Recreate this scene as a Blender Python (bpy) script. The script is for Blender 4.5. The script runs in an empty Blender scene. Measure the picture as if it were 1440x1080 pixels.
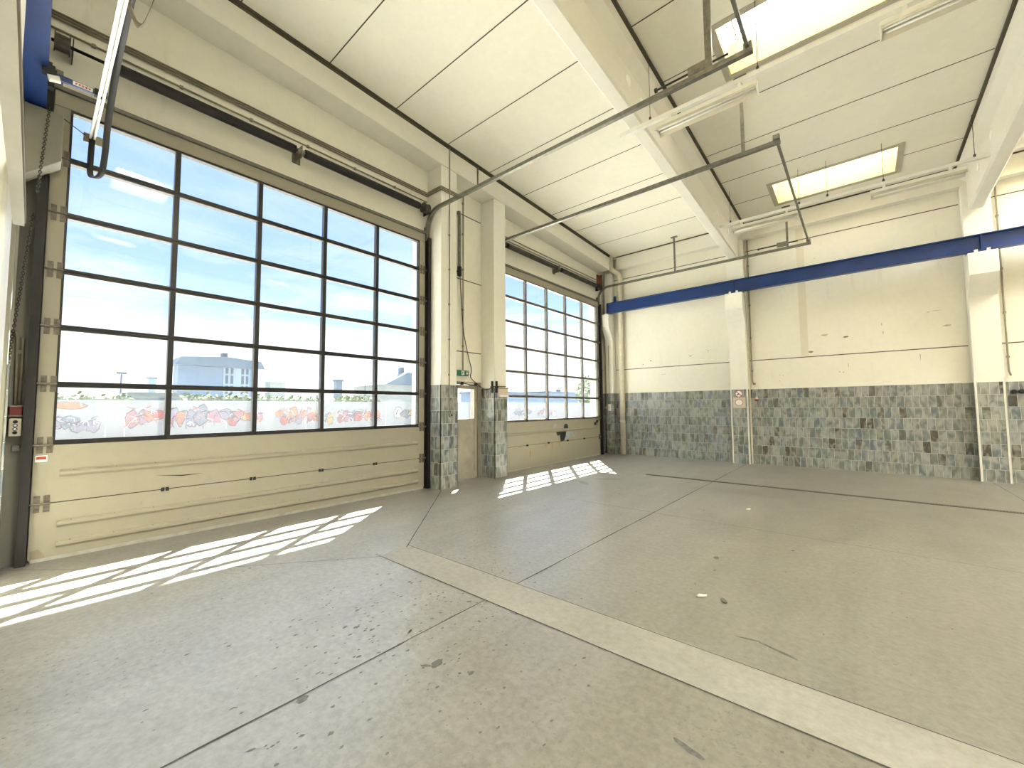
import bpy, math, random
from mathutils import Vector, Matrix
random.seed(7)
S = bpy.context.scene
COL = S.collection

# ------------------------------------------------------------------ camera
cam_d = bpy.data.cameras.new('camera'); cam = bpy.data.objects.new('camera', cam_d); COL.objects.link(cam)
cam_d.sensor_width = 36.0; cam_d.lens = 573.85/1440*36; cam_d.clip_start = 0.02; cam_d.clip_end = 500
YAW, PIT, ROL = 0.7046, 0.0577, -0.0068
F = Vector((-math.sin(YAW)*math.cos(PIT), math.cos(YAW)*math.cos(PIT), math.sin(PIT)))
R = Vector((math.cos(YAW), math.sin(YAW), 0)); U = R.cross(F)
c_, s_ = math.cos(ROL), math.sin(ROL)
R, U = c_*R+s_*U, -s_*R+c_*U
m3 = Matrix((R, U, -F)).transposed().to_4x4()
m3.translation = Vector((6.485, 0, 1.55)); cam.matrix_world = m3
S.camera = cam

# ------------------------------------------------------------------ light
EXPOSURE = 1.12
SUN = 36.0
SKYLIGHT = 3.6      # the two skylights in view
SKYLIGHT_FAR = 31.0  # domes over the unseen bays, boosted to add fill light
S.view_settings.view_transform = 'Standard'; S.view_settings.look = 'None'
S.view_settings.gamma = 1.0; S.view_settings.use_curve_mapping = False
S.view_settings.exposure = EXPOSURE

W = bpy.data.worlds.new('sky'); S.world = W; W.use_nodes = True
nt = W.node_tree; nt.nodes.clear()
def wn(t, **kw):
    n = nt.nodes.new(t)
    for k, v in kw.items(): setattr(n, k, v)
    return n
tc = wn('ShaderNodeTexCoord'); sep = wn('ShaderNodeSeparateXYZ'); nt.links.new(tc.outputs['Generated'], sep.inputs[0])
ramp = wn('ShaderNodeValToRGB'); nt.links.new(sep.outputs['Z'], ramp.inputs[0])
cr = ramp.color_ramp
cr.elements[0].position = 0.0; cr.elements[0].color = (1.25, 1.26, 1.2, 1)
cr.elements[1].position = 1.0; cr.elements[1].color = (3.5, 3.9, 4.4, 1)
for p, c in ((.10, (1.1, 1.14, 1.14)), (.19, (.50, .70, 1.02)), (.29, (.38, .57, .97)), (.46, (.34, .51, .95)), (.57, (3.2, 3.6, 4.1))):
    e = cr.elements.new(p); e.color = (*c, 1)
mp = wn('ShaderNodeMapping'); nt.links.new(tc.outputs['Generated'], mp.inputs[0]); mp.inputs['Scale'].default_value = (2.2, 2.2, 9.0)
noi = wn('ShaderNodeTexNoise'); nt.links.new(mp.outputs[0], noi.inputs['Vector']); noi.inputs['Scale'].default_value = 1.3
noi.inputs['Detail'].default_value = 7; noi.inputs['Roughness'].default_value = .62; noi.inputs['Distortion'].default_value = .6
cl = wn('ShaderNodeValToRGB'); nt.links.new(noi.outputs['Fac'], cl.inputs[0])
cl.color_ramp.elements[0].position = .44; cl.color_ramp.elements[0].color = (0, 0, 0, 1)
cl.color_ramp.elements[1].position = .66; cl.color_ramp.elements[1].color = (1, 1, 1, 1)
hm = wn('ShaderNodeMapRange'); nt.links.new(sep.outputs['Z'], hm.inputs[0])
hm.inputs[1].default_value = .12; hm.inputs[2].default_value = .36; hm.inputs[3].default_value = 1.0; hm.inputs[4].default_value = .12
mul = wn('ShaderNodeMath', operation='MULTIPLY'); nt.links.new(cl.outputs[0], mul.inputs[0]); nt.links.new(hm.outputs[0], mul.inputs[1])
mix = wn('ShaderNodeMixRGB'); nt.links.new(mul.outputs[0], mix.inputs[0]); nt.links.new(ramp.outputs[0], mix.inputs[1]); mix.inputs[2].default_value = (1.1, 1.12, 1.1, 1)
bg = wn('ShaderNodeBackground'); nt.links.new(mix.outputs[0], bg.inputs[0]); bg.inputs[1].default_value = 0.70
nt.links.new(bg.outputs[0], wn('ShaderNodeOutputWorld').inputs[0])

sun_d = bpy.data.lights.new('sun', 'SUN'); sun_d.energy = SUN; sun_d.angle = math.radians(.5); sun_d.color = (1, .95, .84)
sun = bpy.data.objects.new('sun', sun_d); COL.objects.link(sun)
sun.rotation_euler = Vector((.52, -.675, -1)).to_track_quat('-Z', 'Y').to_euler(); sun.location = (-12, 15, 20)

# ------------------------------------------------------------------ materials
class NT:
    def __init__(s, name):
        s.m = bpy.data.materials.new(name); s.m.use_nodes = True; s.t = s.m.node_tree; s.b = s.t.nodes['Principled BSDF']
        s.geo = s.t.nodes.new('ShaderNodeNewGeometry')
    def n(s, t, **kw):
        x = s.t.nodes.new(t)
        for k, v in kw.items():
            if hasattr(x, k): setattr(x, k, v)
        return x
    def l(s, a, b): s.t.links.new(a, b)
    def math(s, op, a, b=None):
        x = s.n('ShaderNodeMath', operation=op)
        for i, v in enumerate((a, b)):
            if v is None: continue
            if isinstance(v, (int, float)): x.inputs[i].default_value = v
            else: s.l(v, x.inputs[i])
        return x.outputs[0]
    def noise(s, scale, detail=4, rough=.55, vec=None, stretch=None, dist=0):
        v = vec or s.geo.outputs['Position']
        if stretch:
            mp = s.n('ShaderNodeMapping'); s.l(v, mp.inputs[0]); mp.inputs['Scale'].default_value = stretch; v = mp.outputs[0]
        x = s.n('ShaderNodeTexNoise'); s.l(v, x.inputs['Vector']); x.inputs['Scale'].default_value = scale
        x.inputs['Detail'].default_value = detail; x.inputs['Roughness'].default_value = rough; x.inputs['Distortion'].default_value = dist
        return x.outputs['Fac']
    def ramp(s, fac, stops):
        x = s.n('ShaderNodeValToRGB'); s.l(fac, x.inputs[0]); r = x.color_ramp
        r.elements[0].position, r.elements[0].color = stops[0][0], (*stops[0][1], 1)
        r.elements[1].position, r.elements[1].color = stops[-1][0], (*stops[-1][1], 1)
        for p, c in stops[1:-1]:
            e = r.elements.new(p); e.color = (*c, 1)
        return x.outputs[0]
    def mix(s, fac, a, b, blend='MIX'):
        x = s.n('ShaderNodeMixRGB', blend_type=blend)
        for i, v in enumerate((fac, a, b)):
            if isinstance(v, (int, float)): x.inputs[i].default_value = v
            elif isinstance(v, tuple): x.inputs[i].default_value = (*v, 1)
            else: s.l(v, x.inputs[i])
        return x.outputs[0]
    def color(s, c): s.l(c, s.b.inputs['Base Color'])
    def bump(s, h, strength=.2, dist=.01):
        x = s.n('ShaderNodeBump'); s.l(h, x.inputs['Height']); x.inputs['Strength'].default_value = strength; x.inputs['Distance'].default_value = dist
        s.l(x.outputs[0], s.b.inputs['Normal'])

def plain(name, col, rough=.5, metal=0.0, var=.12, scale=6.0, spec=None):
    q = NT(name); q.b.inputs['Roughness'].default_value = rough; q.b.inputs['Metallic'].default_value = metal
    if spec is not None: q.b.inputs['Specular IOR Level'].default_value = spec
    f = q.noise(scale, 5, .6)
    lo = tuple(c*(1-var) for c in col); hi = tuple(min(1, c*(1+var)) for c in col)
    q.color(q.ramp(f, [(.3, lo), (.7, hi)]))
    return q.m

def plaster(name, col, dirt=(.45, .38, .27), amount=.35, rough=.75, streak=True):
    q = NT(name); q.b.inputs['Roughness'].default_value = rough; q.b.inputs['Specular IOR Level'].default_value = .25
    a = q.noise(.7, 6, .6); b = q.noise(9, 5, .65)
    base = q.ramp(a, [(.3, tuple(c*.93 for c in col)), (.7, col)])
    base = q.mix(.12, base, q.ramp(b, [(.35, tuple(c*.75 for c in col)), (.65, tuple(min(1, c*1.05) for c in col))]))
    if streak:
        s1 = q.noise(1.6, 6, .7, stretch=(3.2, 3.2, .35))
        base = q.mix(q.ramp(s1, [(.60, (0, 0, 0)), (.82, (amount,)*3)]), base, dirt)
    sp = q.noise(3.1, 9, .78, dist=1.2)
    base = q.mix(q.ramp(sp, [(.665, (0, 0, 0)), (.71, (amount*1.3,)*3)]), base, tuple(c*.5 for c in dirt))
    q.color(base); q.bump(b, .08, .01)
    return q.m

M = {}
CREAM = (.83, .80, .68)
M['plaster'] = plaster('cream_painted_concrete', CREAM)
M['ceil'] = plaster('cream_ceiling_paint', (.84, .81, .69), amount=.12, streak=False)
M['column'] = plaster('cream_column_paint', (.85, .825, .73), amount=.30)
M['girder'] = plaster('pale_concrete_girder', (.82, .79, .69), amount=.18, streak=False)
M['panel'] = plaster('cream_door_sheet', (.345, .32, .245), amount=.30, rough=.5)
M['strip_plaster'] = plaster('yellowed_plaster_patch', (.74, .69, .54))
M['scuff'] = plain('dark_scuff', (.22, .19, .13), .8, 0, .4, 20)
M['scuff_pale'] = plain('pale_scuff', (.50, .46, .36), .8, 0, .3, 12)
M['plug'] = plain('bright_white_plug', (.93, .92, .86), .5, 0, .02)
M['ruststreak'] = plain('ochre_rust_streak', (.33, .25, .13), .7, 0, .25, 25)
M['greyconc'] = plaster('bare_grey_concrete', (.27, .258, .21), amount=.15)
M['joint'] = plain('dark_joint', (.085, .07, .045), .9)
M['floorjoint'] = plain('floor_joint', (.06, .055, .045), .9)
M['bar'] = plain('weathered_bronze_aluminium', (.014, .012, .010), .42, .1, .3, 12)
M['bar2'] = plain('weathered_grey_aluminium', (.15, .138, .12), .4, .4, .2, 12)
M['hinge'] = plain('worn_zinc_hinge', (.15, .13, .10), .45, .5, .4, 25)
M['dark'] = plain('black_steel', (.018, .016, .015), .5, .3, .3)
M['galv'] = plain('galvanised_steel', (.20, .19, .16), .42, .7, .3, 14)
M['galvdark'] = plain('oily_track_steel', (.085, .078, .066), .42, .6, .4, 10)
M['blue'] = plain('blue_crane_paint', (.006, .032, .15), .38, 0, .2, 3)
M['white'] = plain('white_enamel', (.80, .78, .70), .4, 0, .05)
M['pipe'] = plain('cream_pipe_plastic', (.66, .60, .47), .5, 0, .1)
M['conduit'] = plain('brown_grey_conduit', (.25, .215, .15), .6, 0, .2)
M['alu'] = plain('aluminium_rail', (.72, .70, .62), .35, .5, .1)
M['rubber'] = plain('black_rubber', (.022, .02, .019), .65, 0, .2)
M['green'] = plain('green_sign', (.005, .12, .055), .45, 0, .05)
M['signwhite'] = plain('sign_white', (.85, .85, .8), .5, 0, .03)
M['red'] = plain('sign_red', (.42, .035, .03), .5, 0, .1)
M['darkred'] = plain('dark_red_plastic', (.20, .025, .02), .4, 0, .1)
M['beige'] = plain('beige_plate', (.62, .52, .42), .5, 0, .1)
M['pdoor'] = plain('grey_beige_door', (.37, .335, .265), .5, .2, .15, 4)
M['pframe'] = plain('grey_door_frame', (.24, .215, .175), .5, .2, .15, 5)
M['rust'] = plain('rusty_plate', (.20, .075, .03), .8, .1, .5, 12)
M['greypaint'] = plain('grey_blue_paint', (.32, .34, .35), .6, 0, .2)
M['blackpaint'] = plain('black_paint', (.012, .012, .012), .6, 0, .1)
M['seal'] = plain('grey_bottom_seal', (.36, .35, .31), .6, 0, .2)
M['paper'] = plain('paper_scrap', (.62, .58, .48), .8, 0, .1)
M['stain'] = plain('dark_floor_stain', (.10, .095, .08), .6, 0, .4, 30)
M['patch'] = plain('grey_floor_patch', (.22, .215, .19), .5, 0, .25, 20)
M['shaft'] = plain('pale_yellow_shaft', (.60, .51, .27), .6, 0, .04, 2)
M['shaftframe'] = plain('grey_skylight_frame', (.42, .39, .30), .6, 0, .08)
M['tube'] = plain('white_tube', (.88, .87, .80), .25, 0, .02)
M['reflector'] = plain('aged_white_reflector', (.62, .58, .45), .4, .1, .1)

# wall tiles, one pattern for every axis-aligned face (h = x + y)
def tiles():
    q = NT('grey_glazed_tiles'); P = q.n('ShaderNodeSeparateXYZ'); q.l(q.geo.outputs['Position'], P.inputs[0])
    h = q.math('ADD', P.outputs['X'], P.outputs['Y']); z = P.outputs['Z']
    rz = q.math('DIVIDE', z, .25); row = q.math('FLOOR', rz); fz = q.math('FRACT', rz)
    wr = q.n('ShaderNodeTexWhiteNoise', noise_dimensions='1D'); q.l(row, wr.inputs['W'])
    hx = q.math('ADD', q.math('DIVIDE', h, .125), q.math('MULTIPLY', q.math('FLOOR', q.math('MULTIPLY', wr.outputs[0], 3.99)), .25))
    col = q.math('FLOOR', hx); fx = q.math('FRACT', hx)
    cb = q.n('ShaderNodeCombineXYZ'); q.l(col, cb.inputs[0]); q.l(row, cb.inputs[1])
    w = q.n('ShaderNodeTexWhiteNoise', noise_dimensions='2D'); q.l(cb.outputs[0], w.inputs['Vector'])
    tone = q.ramp(w.outputs['Value'], [(0, (.165, .182, .182)), (.16, (.215, .23, .225)), (.34, (.14, .17, .195)), (.50, (.25, .258, .24)), (.62, (.18, .20, .205)), (.74, (.165, .175, .15)), (.83, (.095, .10, .08)), (.89, (.25, .26, .24)), (.93, (.05, .038, .028)), (.97, (.105, .115, .12)), (1, (.17, .19, .195))])
    tone.node.color_ramp.interpolation = 'CONSTANT'
    cb2 = q.n('ShaderNodeCombineXYZ'); q.l(q.math('ADD', fx, q.math('MULTIPLY', w.outputs['Value'], 57.0)), cb2.inputs[0]); q.l(q.math('MULTIPLY', fz, 1.0), cb2.inputs[1])
    q.l(q.math('MULTIPLY', q.math('ADD', row, col), .37), cb2.inputs[2])
    gl = q.noise(1.15, 1.5, .5, vec=cb2.outputs[0], dist=.6)
    lightc = q.mix(.40, tone, (.56, .57, .51))
    face = q.mix(q.ramp(gl, [(.42, (0, 0, 0)), (.62, (1, 1, 1))]), tone, lightc)
    face = q.mix(q.ramp(gl, [(.28, (.55,)*3), (.44, (0, 0, 0))]), face, (.10, .12, .13))
    blotch = q.noise(.9, 4, .6)
    face = q.mix(q.ramp(blotch, [(.3, (.25,)*3), (.72, (0, 0, 0))]), face, (.20, .19, .13))
    ex = q.math('ABSOLUTE', q.math('SUBTRACT', fx, .5)); ez = q.math('ABSOLUTE', q.math('SUBTRACT', fz, .5))
    g = q.math('MAXIMUM', q.math('GREATER_THAN', ex, .478), q.math('GREATER_THAN', ez, .489))
    q.color(q.mix(g, face, (.48, .48, .43)))
    rr = q.n('ShaderNodeMapRange'); q.l(g, rr.inputs[0]); rr.inputs[3].default_value = .22; rr.inputs[4].default_value = .8
    q.l(rr.outputs[0], q.b.inputs['Roughness'])
    return q.m
M['tile'] = tiles()

def concrete():
    q = NT('worn_concrete_floor')
    a = q.noise(.42, 7, .62, dist=.4); b = q.noise(2.2, 8, .7, dist=.8); c = q.noise(22, 6, .7); d = q.noise(1.3, 5, .6, stretch=(2.6, .5, 1))
    base = q.ramp(a, [(.28, (.235, .220, .180)), (.5, (.305, .290, .245)), (.72, (.365, .352, .31))])
    P = q.n('ShaderNodeSeparateXYZ'); q.l(q.geo.outputs['Position'], P.inputs[0])   # darker, warmer tint painted towards the right, standing in for weaker light
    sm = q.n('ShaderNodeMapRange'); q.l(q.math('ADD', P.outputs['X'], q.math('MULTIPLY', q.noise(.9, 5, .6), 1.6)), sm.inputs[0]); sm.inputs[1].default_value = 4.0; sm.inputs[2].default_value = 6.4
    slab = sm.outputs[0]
    base = q.mix(.40, base, q.ramp(b, [(.32, (.17, .162, .14)), (.68, (.50, .50, .475))]))
    base = q.mix(.42, base, q.ramp(d, [(.35, (.225, .217, .19)), (.68, (.42, .414, .38))]))
    base = q.mix(.30, base, q.ramp(c, [(.35, (.14, .136, .12)), (.65, (.52, .515, .49))]))
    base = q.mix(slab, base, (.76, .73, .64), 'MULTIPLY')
    base = q.mix(1.0, base, (.70, .69, .68), "MULTIPLY")
    sp = q.noise(30, 4, .6)
    area = q.ramp(q.noise(.55, 3, .5), [(.45, (.1,)*3), (.62, (1, 1, 1))])
    spm = q.math('MULTIPLY', q.ramp(sp, [(.60, (0, 0, 0)), (.64, (.8,)*3)]), area)
    base = q.mix(spm, base, (.085, .078, .062))
    q.color(base)
    q.l(q.ramp(a, [(.3, (.30,)*3), (.7, (.40,)*3)]), q.b.inputs['Roughness']); q.b.inputs['Specular IOR Level'].default_value = .85
    q.bump(c, .10, .004)
    return q.m
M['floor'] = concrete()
def strip_concrete():
    q = NT('pale_concrete_strip'); a = q.noise(1.1, 7, .65); c = q.noise(18, 6, .7)
    base = q.ramp(a, [(.3, (.20, .186, .150)), (.7, (.28, .264, .22))])
    base = q.mix(.25, base, q.ramp(c, [(.35, (.13, .12, .095)), (.65, (.36, .34, .285))]))
    q.color(base); q.b.inputs['Roughness'].default_value = .55; q.bump(c, .12, .004)
    return q.m
M['strip'] = strip_concrete()

def glass(name, haze):
    q = NT(name); t = q.t; out = t.nodes['Material Output']; t.nodes.remove(q.b)
    tr = q.n('ShaderNodeBsdfTransparent'); tr.inputs[0].default_value = (.96, .98, .985, 1)
    tl = q.n('ShaderNodeBsdfTranslucent'); tl.inputs[0].default_value = (.85, .88, .92, 1)
    gl = q.n('ShaderNodeBsdfGlossy'); gl.inputs['Roughness'].default_value = .03
    m1 = q.n('ShaderNodeMixShader'); n1 = q.noise(1.5, 6, .7)
    q.l(q.ramp(n1, [(.3, (haze*.7,)*3), (.75, (haze*1.3,)*3)]), m1.inputs[0]); q.l(tr.outputs[0], m1.inputs[1]); q.l(tl.outputs[0], m1.inputs[2])
    m2 = q.n('ShaderNodeMixShader'); fr = q.n('ShaderNodeLayerWeight'); fr.inputs[0].default_value = .5
    fac = q.math('ADD', q.math('MULTIPLY', q.math('POWER', fr.outputs['Facing'], 6.0), .35), .02)
    q.l(fac, m2.inputs[0]); q.l(m1.outputs[0], m2.inputs[1]); q.l(gl.outputs[0], m2.inputs[2]); q.l(m2.outputs[0], out.inputs[0])
    return q.m
M['glass'] = glass('dusty_clear_pane', .006)
M['glass_low'] = glass('hazy_lower_pane', .014)

def emit(name, col, strength):
    q = NT(name); q.color(q.ramp(q.noise(2, 3), [(.3, tuple(c*.96 for c in col)), (.7, col)]))
    q.b.inputs['Emission Color'].default_value = (*col, 1); q.b.inputs['Emission Strength'].default_value = strength
    return q.m
M['sky_dome'] = emit('daylit_skylight_dome', (1.0, .99, .97), SKYLIGHT)
M['sky_dome_far'] = emit('boosted_skylight_dome', (1.0, .99, .97), SKYLIGHT_FAR)  # unseen domes glow stronger than the visible pair to fill the hall
M['exitlit'] = M['signwhite']

M['hedge'] = plain('hedge_leaf', (.085, .115, .045), .7, 0, .5, 3)
M['outwall'] = plain('pale_outdoor_wall', (.12, .126, .132), .8, 0, .06, 1)
M['yard'] = plain('pale_yard_concrete', (.40, .39, .37), .9, 0, .15, 1)
M['bldwall'] = plain('blue_grey_facade', (.075, .115, .17), .8, 0, .06, .2)
M['bldroof'] = plain('slate_roof', (.04, .065, .095), .7, 0, .1, .3)
M['bldwin'] = plain('dark_window', (.03, .05, .08), .3, 0, .1, 1)
M['bldpale'] = plain('pale_facade', (.135, .155, .15), .8, 0, .08, .2)
M['bldlight'] = plain('light_cladding', (.13, .175, .22), .8, 0, .08, .2)
GRAF = {'pink': (.52, .22, .29), 'orange': (.60, .25, .12), 'red': (.50, .11, .10), 'lilac': (.33, .30, .42), 'slate': (.20, .26, .34), 'ochre': (.60, .42, .12), 'ink': (.10, .085, .12), 'chalk': (.78, .78, .78)}
for k, v in GRAF.items(): M['g_'+k] = plain('spray_'+k, tuple(c*.26 for c in v), .7, 0, .2, 4)

# ------------------------------------------------------------------ mesh helpers
class MB:
    def __init__(s): s.v = []; s.f = []; s.mi = []; s.k = 0; s.calls = []
    def add(s, vs, fs):
        o = len(s.v); s.v += [tuple(p) for p in vs]; s.calls.append((list(vs), [tuple(f) for f in fs]))
        for f in fs: s.f.append([i+o for i in f]); s.mi.append(s.k)
        return s
    def box(s, x0, x1, y0, y1, z0, z1):
        return s.add([(x0,y0,z0),(x1,y0,z0),(x1,y1,z0),(x0,y1,z0),(x0,y0,z1),(x1,y0,z1),(x1,y1,z1),(x0,y1,z1)],
                     [(0,3,2,1),(4,5,6,7),(0,1,5,4),(1,2,6,5),(2,3,7,6),(3,0,4,7)])
    def hexa(s, b, t):   # four bottom, four top points
        return s.add(list(b)+list(t), [(0,3,2,1),(4,5,6,7),(0,1,5,4),(1,2,6,5),(2,3,7,6),(3,0,4,7)])
    def prism(s, prof, fn):   # prof: list of 2d; fn(p, end) -> 3d at end 0/1
        n = len(prof); vs = [fn(p, 0) for p in prof]+[fn(p, 1) for p in prof]
        return s.add(vs, [tuple(range(n-1, -1, -1)), tuple(range(n, 2*n))]+[(i, (i+1) % n, n+(i+1) % n, n+i) for i in range(n)])
    def cyl(s, a, b, r, n=12, r2=None, cap=True):
        a, b = Vector(a), Vector(b); d = (b-a).normalized(); u = d.orthogonal().normalized(); w = d.cross(u); r2 = r if r2 is None else r2
        vs = []
        for P, rr in ((a, r), (b, r2)):
            for i in range(n):
                t = 2*math.pi*i/n; vs.append(P+u*rr*math.cos(t)+w*rr*math.sin(t))
        fs = [(i, (i+1) % n, n+(i+1) % n, n+i) for i in range(n)]
        if cap: fs += [tuple(range(n-1, -1, -1)), tuple(range(n, 2*n))]
        return s.add(vs, fs)
    def tube(s, pts, r, n=8):
        pts = [Vector(p) for p in pts]; N = len(pts); vs = []; up = None
        for i, p in enumerate(pts):
            d = (pts[min(i+1, N-1)]-pts[max(i-1, 0)]).normalized()
            if up is None: up = d.orthogonal().normalized()
            up = (up-d*up.dot(d)).normalized(); w = d.cross(up)
            for j in range(n):
                t = 2*math.pi*j/n; vs.append(p+up*r*math.cos(t)+w*r*math.sin(t))
        fs = [(i*n+j, i*n+(j+1) % n, (i+1)*n+(j+1) % n, (i+1)*n+j) for i in range(N-1) for j in range(n)]
        fs += [tuple(range(n-1, -1, -1)), tuple(range((N-1)*n, N*n))]
        return s.add(vs, fs)
    def ribbon(s, pts, side, w, t):   # flat belt with thickness
        pts = [Vector(p) for p in pts]; side = Vector(side).normalized(); N = len(pts); vs = []
        for i, p in enumerate(pts):
            d = (pts[min(i+1, N-1)]-pts[max(i-1, 0)]).normalized(); nrm = d.cross(side).normalized()
            for a, b in ((-1, -1), (1, -1), (1, 1), (-1, 1)): vs.append(p+side*a*w/2+nrm*b*t/2)
        fs = [(i*4+j, i*4+(j+1) % 4, (i+1)*4+(j+1) % 4, (i+1)*4+j) for i in range(N-1) for j in range(4)]+[(3,2,1,0), tuple(range((N-1)*4, N*4))]
        return s.add(vs, fs)
    def sphere(s, c, r, n=10, m=7, sc=(1, 1, 1)):
        vs = []; c = Vector(c)
        for i in range(m+1):
            a = math.pi*i/m
            for j in range(n):
                b = 2*math.pi*j/n; vs.append((c.x+r*sc[0]*math.sin(a)*math.cos(b), c.y+r*sc[1]*math.sin(a)*math.sin(b), c.z+r*sc[2]*math.cos(a)))
        return s.add(vs, [(i*n+j, (i+1)*n+j, (i+1)*n+(j+1) % n, i*n+(j+1) % n) for i in range(m) for j in range(n)])
    def each(s, name, mat, parent=None, **kw):   # every added piece becomes a part of its own
        for vs, fs in s.calls: MB().add(vs, fs).build(name, mat, parent, **kw)
    def build(s, name, mats, parent=None, bevel=0, smooth=False):
        me = bpy.data.meshes.new(name); me.from_pydata(s.v, [], s.f); me.update()
        for m in (mats if isinstance(mats, (list, tuple)) else [mats]): me.materials.append(M[m])
        for p, k in zip(me.polygons, s.mi): p.material_index = k; p.use_smooth = smooth
        import bmesh as _b
        bm = _b.new(); bm.from_mesh(me); _b.ops.recalc_face_normals(bm, faces=bm.faces); bm.to_mesh(me); bm.free()
        o = bpy.data.objects.new(name, me); COL.objects.link(o)
        if parent is not None:
            o.parent = parent
            top = parent
            off = Vector((0, 0, 0))
            while top is not None: off += top.location; top = top.parent
            # children keep world coordinates in their mesh; a part's own origin stays at the thing's base
            me.transform(Matrix.Translation(-off))
        if bevel:
            b = o.modifiers.new('bevel', 'BEVEL'); b.width = bevel; b.segments = 2; b.limit_method = 'ANGLE'; b.angle_limit = math.radians(40)
        return o
def box(x0, x1, y0, y1, z0, z1): return MB().box(x0, x1, y0, y1, z0, z1)
def tag(o, label=None, cat=None, group=None, kind=None):
    if label: o['label'] = label
    if cat: o['category'] = cat
    if group: o['group'] = group
    if kind: o['kind'] = kind
    return o
def thing(name, loc, label, cat, group=None, kind=None):
    o = bpy.data.objects.new(name, None); o.empty_display_size = .1; COL.objects.link(o); o.location = loc
    return tag(o, label, cat, group, kind)
def struct(name, mb, mat, label, cat, **kw): return tag(mb.build(name, mat, **kw), label, cat, kind='structure')
def copy_tree(o, parent=None):
    c = o.copy(); COL.objects.link(c)
    if parent is not None: c.parent = parent
    for ch in o.children: copy_tree(ch, c)
    return c
def smoothpath(pts, k=6):   # catmull-rom
    P = [Vector(p) for p in pts]; P = [P[0]*2-P[1]]+P+[P[-1]*2-P[-2]]; out = []
    for i in range(1, len(P)-2):
        for j in range(k):
            t = j/k; a, b, c, d = P[i-1], P[i], P[i+1], P[i+2]
            out.append(.5*((2*b)+(c-a)*t+(2*a-5*b+4*c-d)*t*t+(3*b-a-3*c+d)*t**3))
    out.append(P[-2]); return out

# ------------------------------------------------------------------ dimensions
XW = -.08          # inner face of the door wall
YB = 12.67         # back wall
YF = -.37          # front wall
XR = 17.9          # right wall
def zc(y): return 7.068-.042*y      # sloping ceiling
def zb(y): return 6.63-.046*y       # underside of the edge beam along the doors
def zg(y): return 6.235-.052*y      # underside of the roof girders
ROWS = [1.243, 1.832, 2.4425, 3.0547, 3.6742, 4.2899, 4.8612]
D1 = dict(leaf=(.03, 4.975), glass=(.157, 4.836), mull=(1.091, 2.035, 2.982, 3.921), op=(.09, 4.9))
D2 = dict(leaf=(7.14, 12.06), glass=(7.27, 11.95), mull=(8.21, 9.146), op=(7.2, 11.99))
D2['mull'] = (8.21, 9.145, 10.095, 11.03)
ZTOP = 5.03        # opening height

# ------------------------------------------------------------------ room shell
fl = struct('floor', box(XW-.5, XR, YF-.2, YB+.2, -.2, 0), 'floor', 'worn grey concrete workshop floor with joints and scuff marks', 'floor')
def strip_line(p, q, w, name, mat, z=.0028):
    p, q = Vector((*p, 0)), Vector((*q, 0)); d = (q-p).normalized(); n = Vector((-d.y, d.x, 0))*w/2; mb = MB(); N = 24; pr = None; vs = []
    for i in range(N+1):
        c = p.lerp(q, i/N)+Vector((-d.y, d.x, 0))*random.uniform(-1, 1)*w*.25; k = random.uniform(.7, 1.25)
        vs += [c-n*k, c+n*k]
    vs = [(v.x, v.y, z) for v in vs]
    mb.add(vs, [(2*i, 2*i+2, 2*i+3, 2*i+1) for i in range(N)])
    return mb.build(name, mat, fl)
MB().box(2.6, XR-.02, 2.44, 2.825, -.02, .003).add([(2.6,2.44,.003),(2.6,2.825,.003),(2.5,2.66,.003)], [(0,2,1)]).build('concrete_strip', 'strip', fl)['label'] = 'paler concrete strip'
for p, q, w in (((2.5, 2.83), (XR, 2.83), .010), ((2.5, 2.435), (XR, 2.435), .010), ((4.115, YF), (4.115, 2.43), .011), ((4.12, 2.84), (4.12, 12.44), .012),
                ((.42, 5.06), (2.56, 2.78), .010), ((1.77, 1.41), (2.6, 2.43), .006), ((-.02, -.2), (1.77, 1.41), .006), ((2.6, 5.96), (12, 5.96), .006), ((8.43, 8), (8.43, 12.45), .008), ((5.87, 2.44), (5.87, 2.82), .006)):
    strip_line(p, q, w, 'floor_joint', 'floorjoint')
dr = thing('drain_channel', (2.7, 9.19, 0), 'long narrow dark drain grating set in the floor parallel to the tiled wall', 'drain')
box(2.7, 13, 9.13, 9.25, -.02, .003).build('channel_frame', 'joint', dr)
mb = MB()
for i in range(330): mb.box(2.72+i*.031, 2.74+i*.031, 9.145, 9.235, 0, .006)
mb.build('grating', 'galvdark', dr)

def blob(cx, cy, rx, ry, rot, n=14, jag=.35, z=.002):
    vs = []
    for i in range(n):
        t = 2*math.pi*i/n; k = 1-random.random()*jag; x, y = rx*k*math.cos(t), ry*k*math.sin(t)
        vs.append((cx+x*math.cos(rot)-y*math.sin(rot), cy+x*math.sin(rot)+y*math.cos(rot), z))
    return MB().add(vs, [tuple(range(n))])
for a in ((3.97, 1.80, .045, .16, .7, 'patch'), (4.12, 1.72, .05, .13, .9, 'patch'), (4.46, 1.66, .035, .055, .2, 'stain'), (4.43, 1.60, .045, .015, .6, 'stain'), (4.15, 1.0, .03, .04, 0, 'stain'), (5.82, 1.99, .10, .022, -.25, 'stain'),
          (6.03, 3.12, .14, .015, -.3, 'stain'), (5.85, 3.15, .09, .01, .2, 'stain'), (5.3, 4.6, .03, .05, .2, 'stain'), (2.3, 8.1, .35, .10, .5, 'patch'), (2.1, 7.4, .28, .09, -.6, 'patch')):
    blob(*a[:5]).build('floor_stain', a[5], fl)
sr = random.Random(11); mb = MB()
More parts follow.
